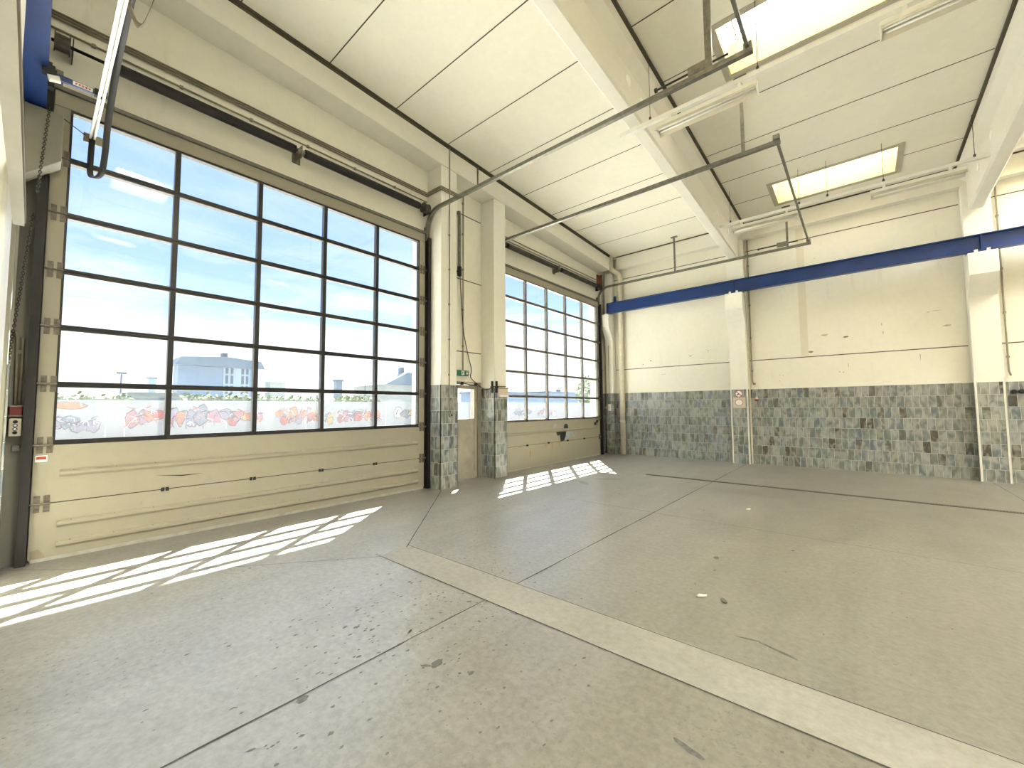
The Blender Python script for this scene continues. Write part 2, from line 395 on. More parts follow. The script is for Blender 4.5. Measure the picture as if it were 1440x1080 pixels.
for i in range(420):
    if i < 300: x, y = sr.gauss(3.9, .55), sr.gauss(1.75, .55)
    else: x, y = sr.uniform(1.5, 7), sr.uniform(.6, 7)
    k = sr.uniform(.003, .010)*(2 if sr.random() < .08 else 1); n = 6
    mb.add([(x+k*sr.uniform(.5, 1.3)*math.cos(6.283*j/n), y+k*1.6*sr.uniform(.5, 1.3)*math.sin(6.283*j/n), .0012) for j in range(n)], [tuple(range(n))])
o = mb.build('paint_specks', 'stain', fl); o['kind'] = 'stuff'; o['label'] = 'dark paint specks'
def crack(pts, w):
    P = smoothpath([(x, y, 0) for x, y in pts], 8); vs = []
    for i, p in enumerate(P):
        d = (P[min(i+1, len(P)-1)]-P[max(i-1, 0)]).normalized(); n_ = Vector((-d.y, d.x, 0)); j = n_*sr.uniform(-.012, .012); k = w*sr.uniform(.4, 1.2)
        vs += [(p.x-n_.x*k+j.x, p.y-n_.y*k+j.y, .0013), (p.x+n_.x*k+j.x, p.y+n_.y*k+j.y, .0013)]
    MB().add(vs, [(2*i, 2*i+2, 2*i+3, 2*i+1) for i in range(len(P)-1)]).build('floor_crack', 'patch', fl)
crack([(3.35, 1.95), (3.5, 1.5), (3.72, 1.1), (3.9, .75)], .0025); crack([(4.9, 1.0), (5.0, 1.25), (5.15, 1.45), (5.22, 1.7)], .0025)
crack([(4.3, 3.4), (4.6, 3.55), (4.75, 3.35), (4.95, 3.5)], .006)
for lab, (x, y, r) in (('small cream paper scrap lying on the open floor right of centre', (5.44, 3.60, .055)), ('tiny pale paper scrap on the floor near the drain channel', (5.15, 7.0, .04)), ('tiny white scrap on the floor at the foot of the tiled wall', (5.76, 12.3, .05))):
    mb = blob(x, y, r, r*.45, .9, 7, .3, .004); n = len(mb.v)
    mb.add([(a, b, .010+random.random()*.012) for a, b, _ in mb.v], [tuple(range(n))]); mb.add([], [])
    for i in range(n): mb.f.append([i, (i+1) % n, n+(i+1) % n, n+i]); mb.mi.append(0)
    tag(mb.build('paper_scrap', 'paper'), lab, 'paper scrap')
mb = blob(5.60, 3.62, .022, .05, .5, 8, .4, .004); n = len(mb.v); mb.add([(a, b, .014) for a, b, _ in mb.v], [tuple(range(n))])
for i in range(n): mb.f.append([i, (i+1) % n, n+(i+1) % n, n+i]); mb.mi.append(0)
tag(mb.build('dry_leaf', 'stain'), 'small dark dry leaf on the floor beside the cream paper scrap', 'leaf')

# door wall (left), with three openings
XO = -.30
w = MB(); PD = (5.70, 6.60, 2.12)
w.box(XO, XW, YF-.2, D1['op'][0], 0, zc(0)+.1).box(XO, XW, D1['op'][0], D1['op'][1], ZTOP, 7.1).box(XO, XW, D1['op'][1], PD[0], 0, 7.0)
w.box(XO, XW, PD[0], PD[1], PD[2], 7.0).box(XO, XW, PD[1], D2['op'][0], 0, 6.95).box(XO, XW, D2['op'][0], D2['op'][1], ZTOP, 6.9).box(XO, XW, D2['op'][1], YB+.2, 0, 6.75)
wl = struct('wall_left', w, 'plaster', 'cream painted concrete wall holding the two big glazed overhead doors', 'wall')
mb = MB()
for z in (2.78, 4.38, 5.85):
    for y0, y1 in ((5.50, 6.63), (12.09, 12.5)): mb.box(XW-.005, XW+.002, y0, y1, z-.010, z+.010)
mb.build('panel_joint', 'joint', wl)
box(XW, XW+.004, -.155, D1['op'][0]-.005, 0, 5.3).build('bare_jamb', 'greyconc', wl)
MB().box(XW, XW+.012, 12.12, 12.64, 0, 2.0).box(XW, XW+.012, -.3, -.155, 0, 2.0).build('tile_cladding', 'tile', wl)
wbk = struct('wall_back', box(XW-.3, XR+.2, YB, YB+.25, 0, 6.9), 'plaster', 'cream concrete panel wall opposite the camera with tiled lower part', 'wall')
mb = MB()
for z in (2.78, 5.82):
    for x0, x1 in ((.3, 3.78), (4.22, 8.27), (8.7, 12.76), (13.2, 17.2)): mb.box(x0, x1, YB-.002, YB+.005, z-.010, z+.010)
mb.build('panel_joint', 'joint', wbk)
MB().box(.05, XR, YB-.012, YB, 0, 2.0).build('tile_cladding', 'tile', wbk)
MB().box(4.25, XR, YB-.016, YB, 2.0, 2.025).build('tile_edge_trim', 'white', wbk)
box(5.40, 5.56, YB-.0015, YB+.01, 2.80, 6.12).build('patched_strip', 'strip_plaster', wbk)
for x, z, w_, h_ in ((6.95, 3.42, .012, .09), (6.97, 3.22, .012, .09), (7.85, 3.60, .16, .015), (7.72, 3.58, .07, .012), (6.15, 2.36, .03, .02), (6.22, 2.35, .05, .015), (6.32, 2.52, .012, .12), (7.55, 2.62, .01, .18), (5.0, 2.34, .02, .02), (4.93, 2.36, .02, .02), (4.92, 2.20, .02, .02), (1.9, 2.55, .22, .02), (2.7, 3.05, .09, .03), (1.5, 3.0, .05, .05), (1.25, 2.9, .05, .03), (3.2, 3.15, .09, .02), (5.9, 3.3, .14, .05), (6.3, 3.2, .10, .05), (8.0, 3.25, .20, .04), (5.6, 2.9, .12, .05)):
    n = 9; pts = [(x+w_/2*random.uniform(.5, 1.2)*math.cos(6.283*i/n), z+h_/2*random.uniform(.5, 1.2)*math.sin(6.283*i/n)) for i in range(n)]
    MB().add([(a, YB-.0015, b) for a, b in pts], [tuple(range(n))]).build('scuff_mark', 'scuff' if w_ < .13 else 'scuff_pale', wbk)
struct('wall_front', box(XW-.3, XR+.2, YF-.25, YF, 0, 7.2), 'plaster', 'cream wall along the camera side of the hall', 'wall')
# right wall, beyond the frame, with its own row of windows so daylight comes in
w = MB(); yb = [YF-.2, .8, 5.2, 7.2, 11.6, YB+.2]
w.box(XR, XR+.25, YF-.2, YB+.2, 0, .9).box(XR, XR+.25, YF-.2, YB+.2, 5.2, 7.1)
for a, b in ((yb[0], yb[1]), (yb[2], yb[3]), (yb[4], yb[5])): w.box(XR, XR+.25, a, b, .9, 5.2)
struct('wall_right', w, 'plaster', 'far right hall wall with two window bands, outside the picture', 'wall')
for i, (a, b) in enumerate(((yb[1], yb[2]), (yb[3], yb[4]))):
    g = MB(); N = 5
    for k in range(N+1):
        y = a+(b-a)*k/N; g.box(XR+.08, XR+.14, y-.03, y+.03, .9, 5.2)
    for k in range(7):
        z = .9+4.3*k/6; g.box(XR+.085, XR+.135, a, b, z-.03, z+.03)
    wi = struct('window_%d' % (i+1), g, 'bar2', 'gridded window band in the right hall wall', 'window')
    box(XR+.105, XR+.112, a, b, .9, 5.2).build('window_pane', 'glass', wi)

# ceiling with skylight holes
HX = [(5.15, 7.29), (9.65, 11.79), (14.15, 16.29)]
HY = [(1.02, 2.05), (5.985, 6.965), (10.80, 11.84)]
xs = sorted({XO, XR+.2, *[v for h in HX for v in h]}); ys = sorted({YF-.2, YB+.25, *[v for h in HY for v in h]})
cm = MB()
for i in range(len(xs)-1):
    for j in range(len(ys)-1):
        x0, x1, y0, y1 = xs[i], xs[i+1], ys[j], ys[j+1]
        if (x0, x1) in HX and (y0, y1) in HY: continue
        cm.hexa([(x0,y0,zc(y0)),(x1,y0,zc(y0)),(x1,y1,zc(y1)),(x0,y1,zc(y1))], [(x0,y0,zc(y0)+.2),(x1,y0,zc(y0)+.2),(x1,y1,zc(y1)+.2),(x0,y1,zc(y1)+.2)])
ce = struct('ceiling', cm, 'ceil', 'cream concrete roof panels sloping gently down to the back wall', 'ceiling')
mb = MB()
for k in range(-2, 9):
    y = 2.81+1.205*k
    for x0, x1 in ((.37, 3.72), (4.28, 8.2), (8.78, 12.7), (13.26, 17.2)):
        segs = [(x0, x1)]
        for hx in HX:
            for hy in HY:
                if hy[0]-.02 < y < hy[1]+.02:
                    segs = [s for a, b in segs for s in (((a, hx[0]), (hx[1], b)) if a < hx[0] and b > hx[1] else ((a, b),))]
        for a, b in segs: mb.box(a, b, y-.008, y+.008, zc(y)-.003, zc(y)+.01)
mb.build('panel_joint', 'joint', ce)

def skylight(hx, hy, lab):
    t = thing('skylight', ((hx[0]+hx[1])/2, (hy[0]+hy[1])/2, zc(hy[0])), lab, 'skylight', 'roof skylights')
    x0, x1 = hx; y0, y1 = hy; H = .52; e = .015; fw = .085
    mb = MB()
    def slab(a, b, c, d, zlo, zhi):
        mb.hexa([(a,c,zc(c)+zlo),(b,c,zc(c)+zlo),(b,d,zc(d)+zlo),(a,d,zc(d)+zlo)], [(a,c,zc(c)+zhi),(b,c,zc(c)+zhi),(b,d,zc(d)+zhi),(a,d,zc(d)+zhi)])
    slab(x0, x0+e, y0, y1, 0, H); slab(x1-e, x1, y0, y1, 0, H); slab(x0, x1, y0, y0+e, 0, H); slab(x0, x1, y1-e, y1, 0, H)
    mb.build('shaft', 'shaft', t)
    mb = MB(); o = mb
    slab(x0-fw, x0, y0-fw, y1+fw, -.012, 0); slab(x1, x1+fw, y0-fw, y1+fw, -.012, 0); slab(x0, x1, y0-fw, y0, -.012, 0); slab(x0, x1, y1, y1+fw, -.012, 0)
    mb.build('frame', 'shaftframe', t)
    mb = MB(); slab(x0, x1, y0, y1, H, H+.06); mb.build('diffuser', 'sky_dome' if 'outside' not in lab else 'sky_dome_far', t)
    mb = MB(); slab(x0+.11, x0+.125, y0, y1, H-.02, H); slab(x0, x1, y1-.14, y1-.125, H-.02, H); mb.build('glazing_bar', 'shaftframe', t)
for i, hx in enumerate(HX):
    for j, hy in enumerate(HY):
        lab = {(0, 1): 'bright skylight with deep yellow lit shaft at the top edge of the picture', (0, 2): 'long white glowing skylight above the back wall between the two girders'}.get((i, j), 'unseen skylight outside the picture, %s bay, %s row' % (('middle', 'third', 'last')[i], ('front', 'centre', 'rear')[j]))
        skylight(hx, hy, lab)

# edge beams (structure)
mb = MB(); B0, B1 = YF, 12.2
mb.hexa([(XW,B0,zb(B0)),(.37,B0,zb(B0)),(.37,B1,zb(B1)),(XW,B1,zb(B1))], [(XW,B0,zc(B0)),(.37,B0,zc(B0)),(.37,B1,zc(B1)),(XW,B1,zc(B1))])
tr1 = struct('trim_1', mb, 'girder', 'long cream edge beam above the two overhead doors', 'edge beam')
mb = MB(); mb.hexa([(.37,B0,zc(B0)-.07),(.385,B0,zc(B0)-.07),(.385,B1,zc(B1)-.07),(.37,B1,zc(B1)-.07)], [(.37,B0,zc(B0)-.035),(.385,B0,zc(B0)-.035),(.385,B1,zc(B1)-.035),(.37,B1,zc(B1)-.035)])
mb.hexa([(.37,B0,zc(B0)-.022),(.41,B0,zc(B0)-.022),(.41,B1,zc(B1)-.022),(.37,B1,zc(B1)-.022)], [(.37,B0,zc(B0)),(.41,B0,zc(B0)),(.41,B1,zc(B1)),(.37,B1,zc(B1))])
mb.build('cable_strip', 'joint', tr1)
mb = MB()
for x0, x1 in ((.50, 3.88), (4.12, 8.38), (8.61, 12.87), (13.1, XR)): mb.box(x0, x1, 12.46, YB, 6.13, zc(12.46)+.02)
tr2 = struct('trim_2', mb, 'girder', 'cream edge beam under the roof along the back wall', 'edge beam')
mb = MB()
for x0, x1 in ((.50, 3.80), (4.25, 8.30), (8.68, 12.8)): mb.box(x0, x1, 12.44, 12.46, zc(12.46)-.03, zc(12.46)-.005)
mb.build('cable_strip', 'joint', tr2)

# ------------------------------------------------------------------ columns and girders
def column(loc, lab, shaft, tiled=None, corb=None, guards=(), zt=2.0, mat='column'):
    t = thing('concrete_column', loc, lab, 'column', 'concrete wall columns')
    x0, x1, y0, y1, ztop = shaft
    box(x0, x1, y0, y1, 0, ztop).build('shaft', mat, t, bevel=.012)
    if tiled:
        mb = MB()
        for b in tiled: mb.box(*b, 0, zt)
        mb.build('tile_cladding', 'tile', t)
    if corb:
        yf, yc, z0, z1, z2 = corb   # outer face y, column face y, underside at column, underside at outer face, top
        MB().prism([(yc, z0), (yf, z1), (yf, z2), (yc, z2)], lambda p, e: ((x0, x1)[e], p[0], p[1])).build('corbel', mat, t, bevel=.008)
    for b in guards: box(*b).build('corner_guard', 'white', t)
    return t
TA = .014
column((.15, 5.3, 0), 'cream column with tiled base between the near overhead door and the small exit door', (XW, .356, 5.087, 5.50, zb(5.3)), [(.0, .37, 5.073, 5.087), (.356, .37, 5.073, 5.514), (.0, .37, 5.50, 5.514)])
column((.15, 6.83, 0), 'cream column with tiled base between the small exit door and the far overhead door', (XW, .331, 6.641, 7.03, zb(6.8)), [(XW, .345, 6.627, 6.641), (.331, .345, 6.627, 7.04), (.1, .345, 7.03, 7.044)], zt=1.98)
column((.17, 12.56, 0), 'slim corner column under the left end of the far blue crane beam', (.05, .30, 12.46, YB-.013, 6.05), [(.05, .312, 12.446, 12.46), (.30, .312, 12.446, 12.64)], (12.2, 12.46, 3.76, 4.19, 4.62))
def guards(xa, xb): return [(xa-.005, xa+.03, 12.445, 12.452, 0, 2.1), (xa-.006, xa, 12.445, 12.475, 0, 2.1), (xb-.03, xb+.005, 12.445, 12.452, 0, 2.1), (xb, xb+.006, 12.445, 12.475, 0, 2.1)]
for i, (xa, xb, lab) in enumerate(((3.79, 4.21, 'cream wall column carrying the two round signs and a corbel for the blue beam'), (8.285, 8.695, 'cream wall column with tiled base and corbel at the right edge of the picture'), (12.76, 13.18, 'cream wall column right of the picture'))):
    column(((xa+xb)/2, 12.56, 0), lab, (xa, xb, 12.464, YB-.013, 6.13), [(xa, xb, 12.452, 12.464), (xa-.006, xa, 12.452, YB-.013), (xb, xb+.006, 12.452, YB-.013)], (12.2, 12.46, 3.76, 4.17, 4.615), guards(xa, xb))
column((.17, -.26, 0), 'grey corner column with corbel at the left edge under the near blue crane beam', (.05, .30, YF, -.165, 6.5), [(.05, .30, -.165, -.153)], (.10, -.165, 3.86, 4.13, 4.62), mat='greyconc')
column((4.0, -.22, 0), 'white wall column seen edge-on at the left border of the picture', (3.79, 4.21, YF, -.085, 6.3), None, (.06, -.085, 3.9, 4.2, 4.62), mat='white')
column((8.49, -.22, 0), 'wall column behind the camera', (8.28, 8.70, YF, -.085, 6.3), None, (.06, -.085, 3.9, 4.2, 4.62))

def girder(xc, lab, hw=.115):
    t = thing('roof_girder', (xc, 6, zg(6)), lab, 'girder', 'roof girders')
    y0, y1 = YF, 12.46
    def fn(p, e):
        y = (y0, y1)[e]; top = zc(y); z = zg(y)-.0+p[1] if p[1] < 10 else top-(p[1]-10)
        return (xc+p[0], y, z)
    prof = [(-hw, .03), (-hw+.03, 0), (hw-.03, 0), (hw, .03), (hw, 10.36), (hw+.13, 10.22), (hw+.13, 10.0), (-hw-.13, 10.0), (-hw-.13, 10.22), (-hw, 10.36)]
    MB().prism(prof, fn).build('beam', 'girder', t)
    mb = MB()
    for s in (-1, 1):
        for yy in (2.3, 5.45, 5.93, 10.34, 11.36):
            if s == -1 and yy < 6: continue
            z = {2.3: 6.4, 5.45: 6.30, 5.93: 6.24, 10.34: 6.10, 11.36: 6.01}[yy]
            mb.cyl((xc+s*hw, yy, z), (xc+s*(hw+.008), yy, z), .075, 18)
    mb.each('hole_plug', 'plug', t)
    mb = MB()
    for s in (-1, 1):
        a = xc+s*(hw+.13); b = a+s*.04
        mb.hexa([(min(a,b),y0,zc(y0)-.045),(max(a,b),y0,zc(y0)-.045),(max(a,b),y1,zc(y1)-.045),(min(a,b),y1,zc(y1)-.045)], [(min(a,b),y0,zc(y0)),(max(a,b),y0,zc(y0)),(max(a,b),y1,zc(y1)),(min(a,b),y1,zc(y1))])
    mb.build('roof_seal', 'joint', t)
girder(4.0, 'large pale concrete roof girder crossing the middle of the ceiling')
girder(8.49, 'pale concrete roof girder at the upper right edge of the picture')
girder(12.97, 'concrete roof girder outside the picture on the right')

# ------------------------------------------------------------------ overhead doors
def overhead_door(n, D, loc, lab, barm):
    t = thing('door_%d' % n, loc, lab, 'overhead door', None, 'structure')
    y0, y1 = D['leaf']; g0, g1 = D['glass']; xf, xb_ = 0.0, -.074
    ms = [g0, *D['mull'], g1]
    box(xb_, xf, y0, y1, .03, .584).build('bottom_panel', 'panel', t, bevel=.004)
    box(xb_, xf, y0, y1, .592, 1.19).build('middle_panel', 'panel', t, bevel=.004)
    for zj in (.588, 1.193, *ROWS[1:6]): box(xb_+.01, xf-.012, y0, y1, zj-.012, zj+.012).build('joint_seal', 'rubber', t)
    s = box(xb_+.005, xf+.006, y0+.02, y1-.02, .0, .035).build('bottom_seal', 'seal', t); s['label'] = 'pale bottom edge strip'
    for k in range(6):
        z0 = 1.196 if k == 0 else ROWS[k]+.0; z1 = ROWS[k+1]-.006
        a, b = ROWS[k]+ (.0 if k == 0 else .028), ROWS[k+1]-.034
        sec = thing_part('glazed_section', t)
        f = MB(); f.k = 0
        f.box(xb_, xf, y0, g0, z0, z1).box(xb_, xf, g1, y1, z0, z1)          # cream end stiles
        f.k = 1
        f.box(xb_, xf+.004, g0-.004, g1+.004, z0, a).box(xb_, xf+.004, g0-.004, g1+.004, b, z1)
        for i, y in enumerate(ms):
            hw_ = .020 if i in (0, 5) else .027
            if i == 0: f.box(xb_, xf+.004, y-.004, y+.016, a, b)
            elif i == 5: f.box(xb_, xf+.004, y-.016, y+.004, a, b)
            else: f.box(xb_, xf+.004, y-hw_, y+hw_, a, b)
        o = f.build('glazed_section', ['panel', barm], t)
        bpy.data.objects.remove(sec)
        gm = MB()
        for i in range(5): gm.box(-.028, -.024, ms[i]+.018, ms[i+1]-.018, a-.002, b+.002)
        gm.build('pane', 'glass_low' if k == 0 else 'glass', o)
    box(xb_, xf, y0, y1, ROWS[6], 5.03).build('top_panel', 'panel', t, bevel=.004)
    box(xb_, xf+.03, y0-.02, y1+.02, 5.03, 5.075).build('top_seal', 'bar2', t)
    return t
def thing_part(n, p):
    return bpy.data.objects.new('tmp', None)
def hinges(t, D, mats='hinge'):
    y0, y1 = D['leaf']; zs = [.588, 1.193, *ROWS[1:6]]
    for z in zs:
        for s, yy in ((0, y0+.075), (1, y1-.055)):
            m = MB()
            for dy in (-.034, .034):
                m.box(.0, .010, yy+dy-.022, yy+dy+.022, z+.012, z+.085).box(.0, .010, yy+dy-.022, yy+dy+.022, z-.085, z-.012)
                for dz in (.03, .068, -.03, -.068): m.cyl((.010, yy+dy, z+dz), (.016, yy+dy, z+dz), .007, 6)
            m.cyl((.014, yy-.09, z), (.014, yy+.06, z), .010, 8)
            m.cyl((.014, yy-.09 if s == 0 else yy+.06, z), (.014, yy-.11 if s == 0 else yy+.08, z), .022, 10)
            m.build('hinge', mats, t)
    for z in (.588, 1.215):
        for y in D['mull']:
            m = MB()
            for dy in (-.022, .022): m.box(.0, .014, y+dy-.014, y+dy+.014, z-.022, z+.022)
            m.build('centre_hinge', 'dark', t)
d1 = overhead_door(1, D1, (0, 2.5, 0), 'tall near overhead door with six rows of window panes above cream panels', 'bar')
hinges(d1, D1)
for z, ln in ((.89, 'upper'), (.365, 'middle'), (.155, 'lower')):
    m = MB(); m.prism([(0, -.035), (.012, -.035), (.034, -.012), (.034, .012), (.012, .03), (0, .03)], lambda p, e: (p[0], (.22, 4.82)[e], z+p[1]))
    m.build('reinforcing_rail', 'panel', d1)
    mm = MB()
    for k in range(14): mm.cyl((.010, .32+k*.335, z+.024), (.018, .32+k*.335, z+.024), .008, 6)
    mm.build('rail_screws', 'hinge', d1)
box(0, .0025, .045, .128, 1.02, 1.085).build('warning_label', 'signwhite', d1); box(.0025, .0035, .052, .120, 1.045, 1.075).build('warning_label_print', 'red', d1)
mb = MB().add([(.001, 1.0, .765), (.003, 1.25, .74), (.003, 1.48, .735), (.001, 1.25, .725), (.001, 1.05, .757)], [(0, 1, 2, 3, 4)]); mb.build('scratch', 'dark', d1)
MB().add([(.002, .045, .0), (.002, .045, .12), (.002, .10, .13), (.002, .14, .07), (.002, .16, .0)], [(0, 1, 2, 3, 4)]).build('dirt_patch', 'conduit', d1)
d2 = overhead_door(2, D2, (0, 9.6, 0), 'far overhead door with white hazy panes and black paint patches on its panels', 'bar2')
hinges(d2, D2)
MB().prism([(0, -.03), (.03, -.012), (.03, .012), (0, .03)], lambda p, e: (p[0], (7.3, 11.8)[e], .89+p[1])).build('reinforcing_rail', 'panel', d2)
def flatpoly(pts, x, name, mat, par):
    n = len(pts); mb = MB().add([(x, y, z) for y, z in pts]+[(x-.002, y, z) for y, z in pts], [tuple(range(n)), tuple(range(2*n-1, n-1, -1))]+[(i, (i+1) % n, n+(i+1) % n, n+i) for i in range(n)])
    return mb.build(name, mat, par)
flatpoly([(9.52, .85), (9.62, .86), (10.02, .855), (9.98, .70), (9.90, .60), (9.74, .585), (9.70, .78), (9.58, .75)], .004, 'paint_patch', 'blackpaint', d2)['label'] = 'black paint patch'
flatpoly([(10.03, .855), (10.52, .835), (10.50, .70), (10.42, .66), (10.36, .73), (10.2, .70), (10.12, .62), (9.95, .615), (9.99, .70)], .004, 'paint_patch', 'greypaint', d2)['label'] = 'grey paint patch'
flatpoly([(9.90, .955), (10.14, .94), (10.12, 1.04), (10.04, 1.075), (9.95, 1.06)], .004, 'paint_patch', 'blackpaint', d2)['label'] = 'small black paint patch'
flatpoly([(9.38, .98), (9.58, .97), (9.58, 1.07), (9.50, 1.11), (9.40, 1.08)], .004, 'paint_patch', 'greypaint', d2)['label'] = 'small grey paint patch'
for pts in (((9.28, .57), (9.36, .58), (9.35, .40), (9.31, .30), (9.29, .42)), ((9.62, .58), (9.72, .58), (9.70, .47), (9.65, .42)), ((8.98, .55), (9.10, .56), (9.08, .47), (9.0, .46)), ((8.3, .44), (8.36, .45), (8.35, .28), (8.32, .25))):
    flatpoly(list(pts), .002, 'rust_streak', 'ruststreak', d2)
mb = MB()
for y, z in ((11.72, 1.02), (11.84, 1.09)): mb.cyl((0, y, z), (.03, y, z), .05, 12)
mb.each('door_knob', 'dark', d2)

# vertical guides + curved horizontal tracks, one thing per side
def track(loc, lab, yc, s, full=True, xend=5.75, zt=5.47, mat='galv', rod=True):
    t = thing('door_track', loc, lab, 'door track', 'overhead door tracks')
    v = MB()
    v.box(-.075, .07, yc-.012*s-.008, yc-.012*s+.008, 0, 4.95).box(.05, .075, min(yc-.02*s, yc+.05*s), max(yc-.02*s, yc+.05*s), 0, 4.95).box(-.078, -.06, min(yc, yc+.05*s), max(yc, yc+.05*s), 0, 5.1)
    v.build('vertical_guide', 'dark', t)
    if not full: return t
    # C-shaped horizontal track with a curve up from the guide
    path = [(.03, yc, 4.9)]+[(.03+.34*(1-math.cos(a)), yc, zt-.34+.34*math.sin(a)) for a in [math.pi/2*i/8 for i in range(9)]]+[(2, yc, zt), (4, yc, zt), (xend, yc, zt)]
    P = [Vector(p) for p in path]
    m = MB()
    for dy, wz, tt in ((0, .085, .006),):
        m.ribbon(P, (0, 1, 0), .05, .005)
    q = []
    for i, p in enumerate(P):
        d = (P[min(i+1, len(P)-1)]-P[max(i-1, 0)]).normalized(); nrm = Vector((-d.z, 0, d.x)); q.append((p, nrm))
    for off in (-.028, .028):
        m.ribbon([p+nrm*.0+Vector((0, off, 0))+nrm*.025 for p, nrm in q], (-q[0][1] if False else (0, 1, 0)), .006, .055)
    m.ribbon([p+nrm*.052+Vector((0, .016*s, 0)) for p, nrm in q], (0, 1, 0), .03, .005)
    m.build('horizontal_track', mat, t)
    m = MB(); m.box(-.08, .02, yc+.01*s-.02, yc+.01*s+.02, 4.75, 5.20); m.build('head_bracket', 'dark', t)
    return t
def post(t, x, y, z0, wd=.045):
    box(x-wd/2, x+wd/2, y-.02, y+.02, z0, zc(y)).build('ceiling_post', 'galv', t)
    box(x-.09, x+.09, y-.035, y+.035, zc(y)-.03, zc(y)-.004).build('post_foot', 'galv', t)
def bumper(t, x, y, z, ln=.62):
    m = MB().cyl((x-ln, y, z), (x+.22, y, z), .012, 8).cyl((x-ln-.02, y, z), (x-ln+.01, y, z), .03, 10); m.build('bumper_rod', 'dark', t)
    m = MB().box(x-.22, x+.02, y-.035, y+.035, z-.05, z+.05)
    for k in range(3): m.cyl((x-.18+.08*k, y-.045, z-.02), (x-.18+.08*k, y+.045, z-.02), .014, 8)
    m.build('bumper_block', 'galv', t)
tA = track((.03, .0, 0), 'dark vertical guide at the left edge of the near overhead door', .0, -1, full=False)
tB = track((.03, 5.02, 0), 'long steel track running from the right side of the near door under the ceiling', 5.02, 1)
post(tB, 5.30, 5.02, 5.52, .075); bumper(tB, 5.28, 5.06, 5.62)
tC = track((.03, 7.09, 0), 'middle steel track starting behind the column left of the far door', 7.09, -1)
post(tC, 5.26, 7.09, 5.52); 
tD = track((.03, 12.10, 0), 'thin steel track along the back wall from the right side of the far door', 12.10, 1)
post(tD, 2.52, 12.10, 5.52); post(tD, 5.28, 12.10, 5.52); bumper(tD, 5.28, 12.06, 5.60)
for lab, ya, yb2 in (('steel spreader bar joining the ends of the two near door tracks at the top edge', .05, 5.05), ('steel spreader bar joining the ends of the two far door tracks', 7.06, 12.12)):
    t = thing('spreader_bar', (5.70, ya, 5.5), lab, 'spreader bar', 'track spreader bars')
    MB().box(5.685, 5.72, ya, yb2, 5.53, 5.57).build('bar', 'galv', t)
    MB().box(5.66, 5.745, ya-.02, ya+.05, 5.526, 5.60).box(5.66, 5.745, yb2-.05, yb2+.02, 5.526, 5.60).each('end_bracket', 'galv', t)

# spring shafts
def springs(lab, loc, ya, yb2, segs, yc, smat, xs=.10, z=5.5):
    t = thing('spring_shaft', loc, lab, 'spring shaft', 'door spring shafts')
    MB().cyl((xs, ya, z), (xs, yb2, z), .0175, 10).build('shaft', 'dark', t, smooth=True)
    for a, b in segs:
        m = MB(); n = int((b-a)/.018); pts = []
        m.cyl((xs, a, z), (xs, b, z), .058, 16)
        for i in range(n):
            y = a+(b-a)*i/n; m.cyl((xs, y, z), (xs, y+.011, z), .066, 14, cap=False)
        sp_ = m.build('spring', smat, t)
        m = MB().cyl((xs, a-.03, z), (xs, a+.02, z), .062, 14).cyl((xs, b-.02, z), (xs, b+.03, z), .062, 14); m.each('spring_plug', 'dark', sp_)
    m = MB().box(xs-.16, xs+.05, yc-.008, yc+.008, z-.10, z+.08).box(xs-.178, xs-.165, yc-.06, yc+.06, z-.12, z+.10).cyl((xs, yc-.05, z), (xs, yc+.05, z), .04, 12); m.build('centre_bracket', 'galv', t)
    for y in (ya+.08, yb2-.08):
        m = MB().cyl((xs, y-.05, z), (xs, y+.05, z), .085, 18).cyl((xs, y-.06, z), (xs, y-.05, z), .10, 18).cyl((xs, y+.05, z), (xs, y+.06, z), .10, 18); m.build('cable_drum', 'galvdark', t)
        m = MB().box(xs-.17, xs+.04, y+.075, y+.083, z-.09, z+.09); m.build('end_bracket', 'dark', t)
    return t
springs('black spring shaft above the near overhead door', (.1, 2.5, 5.5), -.02, 4.98, ((.47, 2.42), (2.62, 4.72)), 2.53, 'rubber')
springs('greyish spring shaft above the far overhead door', (.1, 9.6, 5.5), 7.12, 12.055, ((7.4, 9.46), (9.75, 11.80)), 9.6, 'galvdark')
t = thing('rusty_plate', (.0, 12.25, 5.7), 'rusty brown steel plate in the corner at the right end of the far spring shaft', 'plate')
box(XW, XW+.02, 12.14, 12.40, 5.55, 6.0).build('plate', 'rust', t); box(XW+.02, .12, 12.15, 12.17, 5.6, 5.95).build('flange', 'rust', t)

# ------------------------------------------------------------------ conduits along the header
def conduit(name, lab, paths, r, mat, cat='conduit', clips=None):
    t = thing(name, paths[0][0], lab, cat)
    for p in paths: MB().tube(p, r, 8).build('pipe', mat, t, smooth=True)
    if clips:
        m = MB()
        for c, sz in clips: m.box(c[0]-sz, c[0]+sz, c[1]-sz, c[1]+sz, c[2]-sz, c[2]+sz)
        m.each('pipe_clip', 'conduit', t)
    return t
P = []
for dz in (0, .035, .07):
    P.append([(XW+.02, YF, 5.86+dz), (XW+.02, 5.05, 5.86+dz), (XW+.04, 5.065, 5.86+dz), (.36, 5.065, 5.86+dz), (.376, 5.08, 5.86+dz), (.376, 5.50, 5.86+dz), (.34, 5.522, 5.86+dz), (XW+.02, 5.53, 5.86+dz)])
conduit('conduit_bundle', 'three parallel conduits above the near door wrapping around the column', P, .012, 'conduit', clips=[((.372, 5.12, 5.9), .012)])
conduit('header_conduit', 'single thin conduit with clips below the triple conduits over the near door', [[(XW+.02, YF, 5.74), (XW+.02, 5.05, 5.74)]], .012, 'conduit', clips=[((XW+.02, .3+k*.8, 5.74), .018) for k in range(6)])
